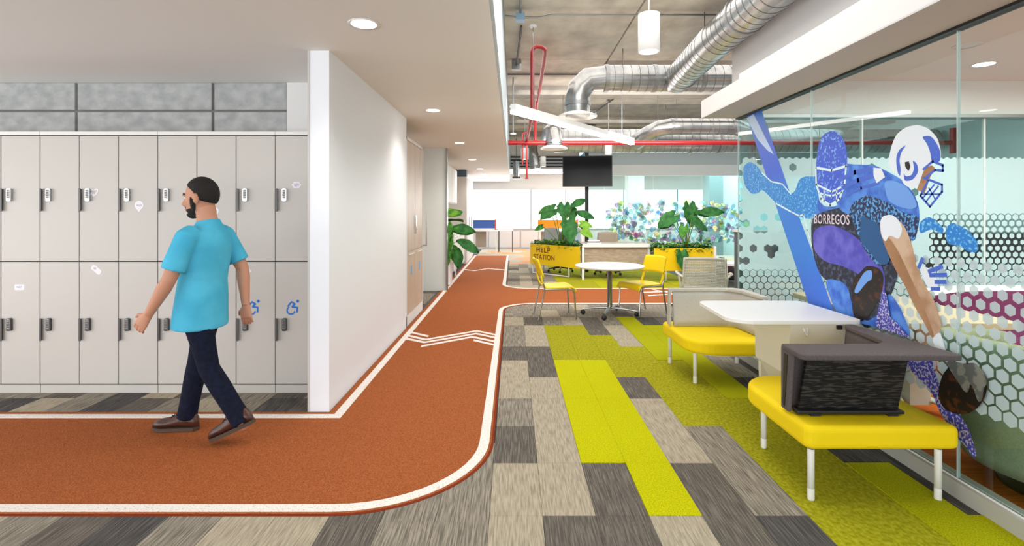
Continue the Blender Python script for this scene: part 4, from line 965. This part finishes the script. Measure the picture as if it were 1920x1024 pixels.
duct(t, [(.10,15.4,3.0),(.10,15.4,2.52)], .10, ribs=False); MB().box(-.02,.22,15.28,15.52,2.46,2.52).build('grille', dsteel, t); MB().tube([(.1,15.4,3.0),(.1,15.4,SL)], .01, 6).build('hanger_rod', dsteel, t)
t = thing('sprinkler_pipe', 'red sprinkler pipe with riser loop at left and long horizontal run', 'pipe', (.3, 9.0, 2.685))
MB().tube([(-.09,9.0,2.685),(7.9,9.0,2.685)], .040, 14).build('main_pipe', redp, t)
MB().tube([(.25,9.0,2.72),(.25,6.62,2.76),(.25,6.5,2.80),(.25,6.5,3.52),(.26,6.5,3.565),(.30,6.5,3.59),(.37,6.52,3.59),(.42,6.6,3.585),(.43,6.75,3.56),(.50,11.8,3.56)], .027, 12).build('riser', redp, t)
MB().tube([(.245,9.0,2.66),(.245,9.0,2.06)], .018, 10).build('drop_pipe', redp, t); MB().tube([(.40,9.0,2.66),(.40,9.0,3.08),(.45,9.6,3.55)], .025, 10).build('drop_pipe', redp, t)
MB().tube([(.17,9.04,2.3),(.17,9.04,2.86),(.25,9.04,2.88)], .014, 10).build('drop_pipe', redp, t)
for x in (.25, .40): MB().tube([(x-.055,9.0,2.685),(x+.055,9.0,2.685)], .048, 12).build('coupling', redp, t)
MB().lathe([(.012,0),(.03,.0),(.03,.02),(.012,.03)], (.245,9.0,2.04), 12).build('sprinkler_head', redp, t)
MB().tube([(7.9,9.0,2.50),(7.9,9.0,2.95)], .05, 12).build('drop_pipe', redp, t)
for x in (.9, 2.6, 3.6, 5.5, 7.5): MB().tube([(x,9.0,2.7),(x,9.0,SL)], .005, 6).build('hanger_rod', dsteel, t)
t = thing('conduit', 'thin grey conduit crossing the concrete slab near the pendant', 'pipe', (1, 5.55, 3.6))
MB().tube([(-.09,5.55,3.62),(.1,5.55,3.60),(.30,5.55,3.60),(.42,5.55,3.63),(2.35,5.55,3.63)], .011, 8).build('tube', steel, t)
MB().box(.03,.13,5.50,5.60,3.56,3.64).build('junction_box', mat('junction_blue',(150,180,205),.5), t); MB().tube([(.08,5.5,3.64),(.08,1.0,3.66)], .016, 8).build('tube', steel, t)
MB().tube([(.08,5.55,3.64),(.08,5.55,SL+.01)], .01, 8).build('hanger_rod', steel, t)
for i, (y, x1) in enumerate(((8.1,3.2),(9.7,3.6),(12.6,3.6))):
    tag(MB().tube([(-.09,y,SL-.03-.16*(i==9)),(x1,y,SL-.03)], .014, 8).build('conduit', dsteel), ['thin conduit crossing the slab above the duct elbow','thin conduit crossing the slab above the linear light','farthest thin conduit crossing the slab'][i], 'pipe')
for i, (x0, y0, x1, y1) in enumerate(((1.9,8.1,1.4,9.6),(2.0,9.7,1.75,11.0),(.1,6.0,.05,7.4))):
    t = thing('cable_spur', ['grey conduit spur with small junction box right of the duct elbow','grey conduit spur with junction box above the television','thin cable tray near the ceiling edge'][i], 'pipe', (x0,y0,3.6))
    MB().tube([(x0,y0,SL-.03),(x1,y1,SL-.10)], .014, 8).build('tube', dsteel, t); MB().box(x1-.07,x1+.07,y1-.05,y1+.05,SL-.16,SL-.025).build('junction_box', steel, t)
for i, (x, y, z) in enumerate(((.0,8.4,3.22),(.0,9.6,2.95))):
    t = thing('sensor', ['small white hanging sensor by the ceiling edge','lower small hanging bracket by the ceiling edge'][i], 'sensor', (x,y,z))
    MB().tube([(x,y,z),(x,y,SL)], .012, 8).build('suspension_rod', steel, t); MB().lathe([(0,0),(.06,0),(.06,.02),(0,.025)], (x,y,z-.02), 14).build('head', tabw, t)
# ---------------------------------------------------------------- television on pole
t = thing('television', 'black wall screen mounted on a floor to ceiling black pole', 'television', (1.75, 12.0, 0))
MB().tube([(1.78,12.1,0.004),(1.78,12.1,3.54)], .045, 14).build('pole', blackm, t)
MB().box(1.62,2.0,11.98,12.22,3.54,3.56).build('ceiling_plate', blackm, t)
MB().box(1.75,1.81,12.1,12.12,3.56,SL).build('ceiling_stub', blackm, t)
ang = R(-6); ca, sa = cos(ang), sin(ang)
scr = MB(); fr_ = MB()
def tvp(u, w, z): # tilt forward and yaw
    y = w-.10*(z-2.38)*-1; return (1.75+u*ca-y*sa, 11.82+u*sa+y*ca, z)
def tvbox(mb, u0,u1,w0,w1,z0,z1): return mb.add([tvp(u,w,z) for z in (z0,z1) for u,w in ((u0,w0),(u1,w0),(u1,w1),(u0,w1))], [(0,3,2,1),(4,5,6,7),(0,1,5,4),(1,2,6,5),(2,3,7,6),(3,0,4,7)])
tvbox(fr_, -.58,.58,-.02,.03,2.04,2.77).build('housing', blackm, t); tvbox(scr, -.565,.565,-.024,-.02,2.055,2.755).build('display', mat('screen_glass', (4,5,8), .3, spec=.15), t)
tvbox(MB(), -.15,.15,.03,.2,2.3,2.5).build('mount_bracket', blackm, t)
# leafy plant in white pots beside the track
t = thing('potted_plant', 'dark leafy plant in white pot beside the wing wall', 'plant', (-1.32, 9.9, 0))
MB().prism(rrect(-1.52,-1.22,9.72,10.08,.02,2), .03, .62).build('pot', tabw, t); MB().prism(rrect(-1.5,-1.24,9.74,10.06,.02,2), 0, .03).build('pot_base', dsteel, t)
b = (-1.35, 9.9, .6)
for me, e, yaw, pitch, sc in [(LL2,(-1.30,9.75,1.35),-60,20,1.0),(LM2,(-1.32,9.8,1.42),-80,0,.9),(LL2,(-1.2,9.8,1.05),-80,5,1.25),(LL,(-1.22,9.85,1.10),-95,0,1.2),(LM,(-1.3,9.8,1.05),190,-60,1.0),(LM,(-1.25,9.75,.9),160,-60,1.0),
        (LL,(-1.12,9.8,.86),-75,-20,1.3),(LL,(-1.08,9.75,.75),200,-80,1.0),(LL2,(-1.3,9.7,.72),180,-70,1.0),(LM,(-1.2,9.8,.72),-100,-60,1.0),(LL,(-1.30,9.9,1.25),-40,10,1.1),(LM,(-1.28,9.7,1.2),185,-50,.9)]:
    add_leaf(t, me, b, e, yaw, pitch, sc, .01)
# ---------------------------------------------------------------- walking man
skin = mat('skin', (196,140,112), .6); hairm = mat('hair', (22,16,14), .8, bump=.6, bscale=(120,120,120)); shirtm = mat('shirt_blue', (70,172,206), .8, col2=(84,186,218), scale=(6,6,6), bump=.15, bscale=(14,14,26), spec=.2)
jeans = mat('navy_jeans', (10,15,32), .85, col2=(17,24,46), scale=(40,40,40), bump=.3, bscale=(30,30,30), spec=.2); shoe = mat('brown_leather', (64,34,24), .35, col2=(84,46,32), scale=(20,20,20)); sole = mat('shoe_sole', (74,56,44), .7)
mt = thing('person', 'man in a light blue t-shirt, navy jeans and brown shoes walking left past the lockers', 'person', (-2.0, 3.23, 0))
OX, OY = -2.0, 3.23
def Wp(x, y, z): return Vector((OX+x, OY+y, z))
def loft(mb, rings, n=20, mi=0):
    """rings: (centre, rx, ry, normal axis) - horizontal-ish rings following the path"""
    vs = []; m = len(rings)
    for i, (c, rx, ry) in enumerate(rings):
        c = Wp(*c); a = Wp(*rings[max(0,i-1)][0]); b = Wp(*rings[min(m-1,i+1)][0]); d = (b-a).normalized()
        yv = Vector((0,1,0)); yv = (yv-d*yv.dot(d)).normalized(); xv = yv.cross(d).normalized()
        for k in range(n): t_ = 2*pi*k/n; vs.append(c+xv*rx*cos(t_)+yv*ry*sin(t_))
    fs = [(i*n+k,i*n+(k+1)%n,(i+1)*n+(k+1)%n,(i+1)*n+k) for i in range(m-1) for k in range(n)]
    fs += [tuple(range(n-1,-1,-1)), tuple(range((m-1)*n, m*n))]
    mb.add(vs, fs, mi, True)
def remesh(mb, name, m, vox, par, smooth=3):
    o = mb.build(name, m, par); 
    rm = o.modifiers.new('remesh', 'REMESH'); rm.mode = 'VOXEL'; rm.voxel_size = vox; rm.use_smooth_shade = True
    sm = o.modifiers.new('smooth', 'SMOOTH'); sm.factor = .5; sm.iterations = smooth
    dg = bpy.context.evaluated_depsgraph_get(); bpy.context.view_layer.update()
    me = bpy.data.meshes.new_from_object(o.evaluated_get(dg)); o.modifiers.clear(); o.data = me
    if not me.materials: me.materials.append(m)
    me.name = name; return o
HX = -.01; HZ = 1.535
body = MB()
# head facing -x, slightly bowed
rot = Euler((0, R(-8), 0)).to_matrix()
def hp(x, y, z): v = rot @ Vector((x,y,z)); return Wp(HX+v.x, v.y, HZ+v.z)
body.ell(hp(.012,0,.028), (.098,.076,.104), 24, 16, rot=rot); body.ell(hp(-.035,0,-.03), (.062,.060,.088), 20, 14, rot=rot)
body.ell(hp(-.062,0,-.092), (.032,.036,.026), 14, 10, rot=rot); body.ell(hp(-.01,0,-.062), (.066,.058,.05), 16, 10, rot=rot)
body.tube([hp(-.088,0,.022), hp(-.114,0,-.020), hp(-.104,0,-.032)], [.010,.016,.014], 10); body.ell(hp(-.084,0,.034), (.018,.052,.010), 14, 8, rot=rot)
body.ell(hp(-.094,0,-.058), (.012,.024,.008), 12, 8, rot=rot); body.ell(hp(-.092,0,-.070), (.012,.022,.008), 12, 8, rot=rot)
for s_ in (-1,1):
    body.ell(hp(.018,s_*.086,-.006), (.018,.012,.034), 12, 8, rot=rot); body.ell(hp(-.066,s_*.036,-.028), (.024,.022,.022), 12, 8, rot=rot)
loft(body, [((.045,0,1.30),.078,.080),((.037,0,1.36),.066,.066),((.026,0,1.42),.058,.057),((.016,0,1.48),.060,.058)])
loft(body, [((0,0,.80),.10,.14),((.0,0,.90),.105,.15),((.005,0,1.0),.10,.14),((.012,0,1.12),.11,.155),((.025,0,1.24),.115,.17),((.035,0,1.31),.09,.15),((.04,0,1.345),.06,.08)])
def arm(mb, S_, E_, W_, f=1.0, upto=1.0):
    S_, E_, W_ = Vector(S_), Vector(E_), Vector(W_); L = lambda a,b,t: tuple(a.lerp(b,t))
    loft(mb, [(L(S_,E_,0),.055*f,.055*f),(L(S_,E_,.3),.052*f,.052*f),(L(S_,E_,.7),.044*f,.044*f),(L(S_,E_,1),.040*f,.040*f),(L(E_,W_,.25),.042*f,.041*f),(L(E_,W_,.6),.034*f,.034*f),(L(E_,W_,1),.025*f,.029*f)], 16)
ARM = [((.02,-.185,1.305),(-.055,-.235,1.045),(-.185,-.225,.835)), ((.03,.185,1.305),(.13,.235,1.06),(.155,.23,.81))]
for S_, E_, W_ in ARM: arm(body, S_, E_, W_)
def hand(mb, W_, d, side, up):
    W_, d = Vector(W_), Vector(d).normalized(); y = Vector((0,side,0)); f_ = Vector(up).normalized()   # f_: knuckle spread direction
    loft(mb, [(tuple(W_),.027,.024),(tuple(W_+d*.03),.022,.034),(tuple(W_+d*.085),.017,.040)], 14) if False else None
    n_ = d.cross(f_).normalized()
    palm = [W_, W_+d*.03, W_+d*.09]; 
    mb.tube([Wp(*W_), Wp(*(W_+d*.03)), Wp(*(W_+d*.085))], [(.026,.024)]*1+[(.034,.019),(.040,.016)], 14) if False else None
    vs = []
    for c, a, b in ((W_-d*.01,.026,.022),(W_+d*.03,.032,.017),(W_+d*.065,.040,.015),(W_+d*.092,.040,.013)):
        for k in range(14): t_ = 2*pi*k/14; vs.append(Wp(*(c+f_*a*cos(t_)+n_*b*sin(t_))))
    mb.add(vs, [(i*14+k,i*14+(k+1)%14,(i+1)*14+(k+1)%14,(i+1)*14+k) for i in range(3) for k in range(14)]+[tuple(range(13,-1,-1)),tuple(range(42,56))], 0, True)
    for k, ln in enumerate((.066,.076,.070,.056)):
        b0 = W_+d*.082+f_*(.030-.020*k); c1 = (d+n_*.25).normalized(); c2 = (d+n_*.75).normalized(); c3 = (d+n_*1.3).normalized()
        p1 = b0+c1*ln*.45; p2 = p1+c2*ln*.32; p3 = p2+c3*ln*.25
        mb.tube([Wp(*b0),Wp(*p1),Wp(*p2),Wp(*p3)], [.0088,.0085,.0078,.0062], 8)
    b0 = W_+d*.022+f_*.022; p1 = b0+(d*.7+f_*.75+n_*.2).normalized()*.038; p2 = p1+(d+f_*.25+n_*.3).normalized()*.030
    mb.tube([Wp(*(b0-f_*.01)),Wp(*b0),Wp(*p1),Wp(*p2)], [.011,.011,.0098,.0075], 8)
hand(body, ARM[0][2], (-.62,.05,-.78), -1, (-.72,0,.62)); hand(body, ARM[1][2], (.05,0,-1), 1, (-.95,.0,-.1))
LEG = [((0,-.075,.84),(.095,-.088,.465),(.315,-.105,.135)), ((0,.075,.84),(-.085,.09,.475),(-.165,.095,.085))]
def leg(mb, H, K, A_, f=1.0, e=0):
    H, K, A_ = Vector(H), Vector(K), Vector(A_); L = lambda a,b,t: tuple(a.lerp(b,t))
    loft(mb, [(L(H,K,0),.088*f,.085*f),(L(H,K,.3),.08*f,.078*f),(L(H,K,.7),.062*f+e*.3,.06*f+e*.3),(L(H,K,1),.054*f+e*.5,.052*f+e*.5),(L(K,A_,.3),.052*f+e*.8,.05*f+e*.8),(L(K,A_,.7),.040*f+e*1.5,.038*f+e*1.5),(L(K,A_,1),.036*f+e*2,.036*f+e*2)], 18)
for l in LEG: leg(body, *l, f=.9)
for H, K, A_ in LEG: body.ell(Wp(A_[0], A_[1], A_[2]-.02), (.032,.03,.03), 12, 8)
remesh(body, 'body', skin, .0048, mt, 2)
sh = MB()
loft(sh, [((-.015,0,.715),.148,.196),((-.01,0,.80),.142,.190),((.0,0,.92),.134,.180),((.005,0,1.02),.126,.165),((.015,0,1.14),.132,.178),((.026,0,1.25),.132,.192),((.036,0,1.315),.112,.175),((.040,0,1.350),.082,.115),((.037,0,1.380),.072,.075),((.034,0,1.397),.068,.070)], 28)
for (S_, E_, W_) in ARM:
    s_, e_ = Vector(S_), Vector(E_); loft(sh, [(tuple(s_+Vector((0,-.05 if S_[1] > 0 else .05,.012))),.058,.058),(tuple(s_+Vector((0,0,-.004))),.066,.060),(tuple(s_.lerp(e_,.4)),.066,.062),(tuple(s_.lerp(e_,.80)),.070,.063)], 18)
remesh(sh, 't_shirt', shirtm, .0065, mt, 22)
tr_ = MB()
loft(tr_, [((0,0,.78),.115,.155),((0,0,.86),.118,.158),((0,0,.92),.112,.15),((.0,0,.95),.108,.145)], 24)
for l in LEG: leg(tr_, *l, f=1.02, e=.012)
remesh(tr_, 'jeans', jeans, .0075, mt, 3)
def shoe_(A_, ang, heel):     # ang: pitch of the foot, toe towards -x
    ax, ay, az = A_; m = Euler((0, R(ang), 0)).to_matrix(); piv = Vector((ax+.045, ay, heel))
    def F(x, y, z): return Wp(*(piv + m @ Vector((x,y,z))))
    up_ = MB(); n = 16; vs = []
    secs = [(.035,.006,.030,.03),(.02,.034,.050,.085),(-.03,.037,.055,.105),(-.07,.037,.050,.098),(-.11,.040,.040,.078),(-.16,.047,.032,.062),(-.20,.047,.028,.056),(-.235,.038,.024,.048),(-.262,.018,.014,.03)]
    for x, w, _, h in secs:
        for k in range(n):
            t_ = 2*pi*k/n; c, s_ = cos(t_), sin(t_)
            vs.append(F(x, w*c*(1 if s_ < 0 else (1-.35*s_)), .018+(h*.5)+(h*.5)*s_))
    up_.add(vs, [(i*n+k,(i+1)*n+k,(i+1)*n+(k+1)%n,i*n+(k+1)%n) for i in range(len(secs)-1) for k in range(n)]+[tuple(range(n)), tuple(range(len(secs)*n-1,(len(secs)-1)*n-1,-1))], 0, True)
    o = up_.build('shoe', shoe, mt)
    o2 = [(x, w*1.07) for x, w, _, h in secs]; so = MB()
    ring = [(x, w) for x, w in o2]+[(x,-w) for x, w in o2[::-1]]; nn = len(ring)
    so.add([F(x,y,0.0) for x, y in ring]+[F(x,y,.022) for x, y in ring], [tuple(range(nn)), tuple(range(2*nn-1,nn-1,-1))]+[(i,nn+i,nn+(i+1)%nn,(i+1)%nn) for i in range(nn)])
    so.prism([(OX+0,0),(OX+.0001,0),(OX+.0001,.0001)], 0, .0001) if False else None
    so.build('sole', sole, o)
    lc = MB()
    for k in range(4):
        x = -.10-.018*k; z = .018+.088-.010*k; lc.tube([F(x,-.02,z-.004),F(x-.004,0,z+.004),F(x,.02,z-.004)], .0028, 6)
    lc.build('laces', blackm, o)
shoe_(LEG[1][2], 0, .0066); shoe_(LEG[0][2], -24, .125)
# hair: cap over the skull, beard
hr = MB()
vs = []; n, m_ = 30, 18
def hair(u, v):
    th = 2*pi*u; ph = pi*.62*v; x, y, z = sin(ph)*cos(th), sin(ph)*sin(th), cos(ph)
    front = max(0, -x); lim = 1-.55*front**1.5*v
    return x, y, z
for i in range(m_+1):
    for k in range(n):
        th = 2*pi*k/n; fx = -cos(th); mx = .54-.27*max(0,fx)**.6+.20*max(0,-fx)**.45; ph = pi*mx*(i/m_)
        rr_ = 1.0
        vs.append(hp(.014+.103*sin(ph)*cos(th), .081*sin(ph)*sin(th), .030+.110*cos(ph)))
hr.add(vs, [(i*n+k,(i+1)*n+k,(i+1)*n+(k+1)%n,i*n+(k+1)%n) for i in range(m_) for k in range(n)], 0, True)
ho = hr.build('hair', hairm, mt); so_ = ho.modifiers.new('solid', 'SOLIDIFY'); so_.thickness = .006; so_.offset = -1
bd = MB()
def shell_part(c, r, z1, n=26, m=12, x1=None):
    p0 = math.acos(max(-1, min(1, z1/r[2]))); vs = []
    for i in range(m+1):
        ph = p0+(pi-p0)*i/m
        for k in range(n): th = 2*pi*k/n; vs.append(hp(c[0]+r[0]*sin(ph)*cos(th), c[1]+r[1]*sin(ph)*sin(th), c[2]+r[2]*cos(ph)))
    bd.add(vs, [(i*n+k,(i+1)*n+k,(i+1)*n+(k+1)%n,i*n+(k+1)%n) for i in range(m) for k in range(n)], 0, True)
shell_part((-.035,0,-.03), (.066,.064,.092), -.030); shell_part((-.062,0,-.092), (.036,.040,.030), .006)
for s_ in (-1,1): bd.ell(hp(-.020,s_*.062,-.030), (.016,.012,.055), 12, 8, rot=rot)
bd.tube([hp(-.090,-.026,-.050), hp(-.106,0,-.044), hp(-.090,.026,-.050)], [.004,.006,.004], 8)
bd.build('beard', hairm, mt)
ey = MB()
for s_ in (-1,1): ey.ell(hp(-.083,s_*.028,.014), (.009,.012,.007), 12, 8, mi=0, rot=rot); ey.ell(hp(-.090,s_*.029,.014), (.004,.005,.005), 8, 6, mi=1, rot=rot)
ey.build('eyes', [tabw, blackm], mt)
eb = MB()
for s_ in (-1,1): eb.tube([hp(-.093,s_*.012,.038),hp(-.089,s_*.03,.042),hp(-.076,s_*.046,.036)], .005, 6)
eb.build('eyebrows', hairm, mt)
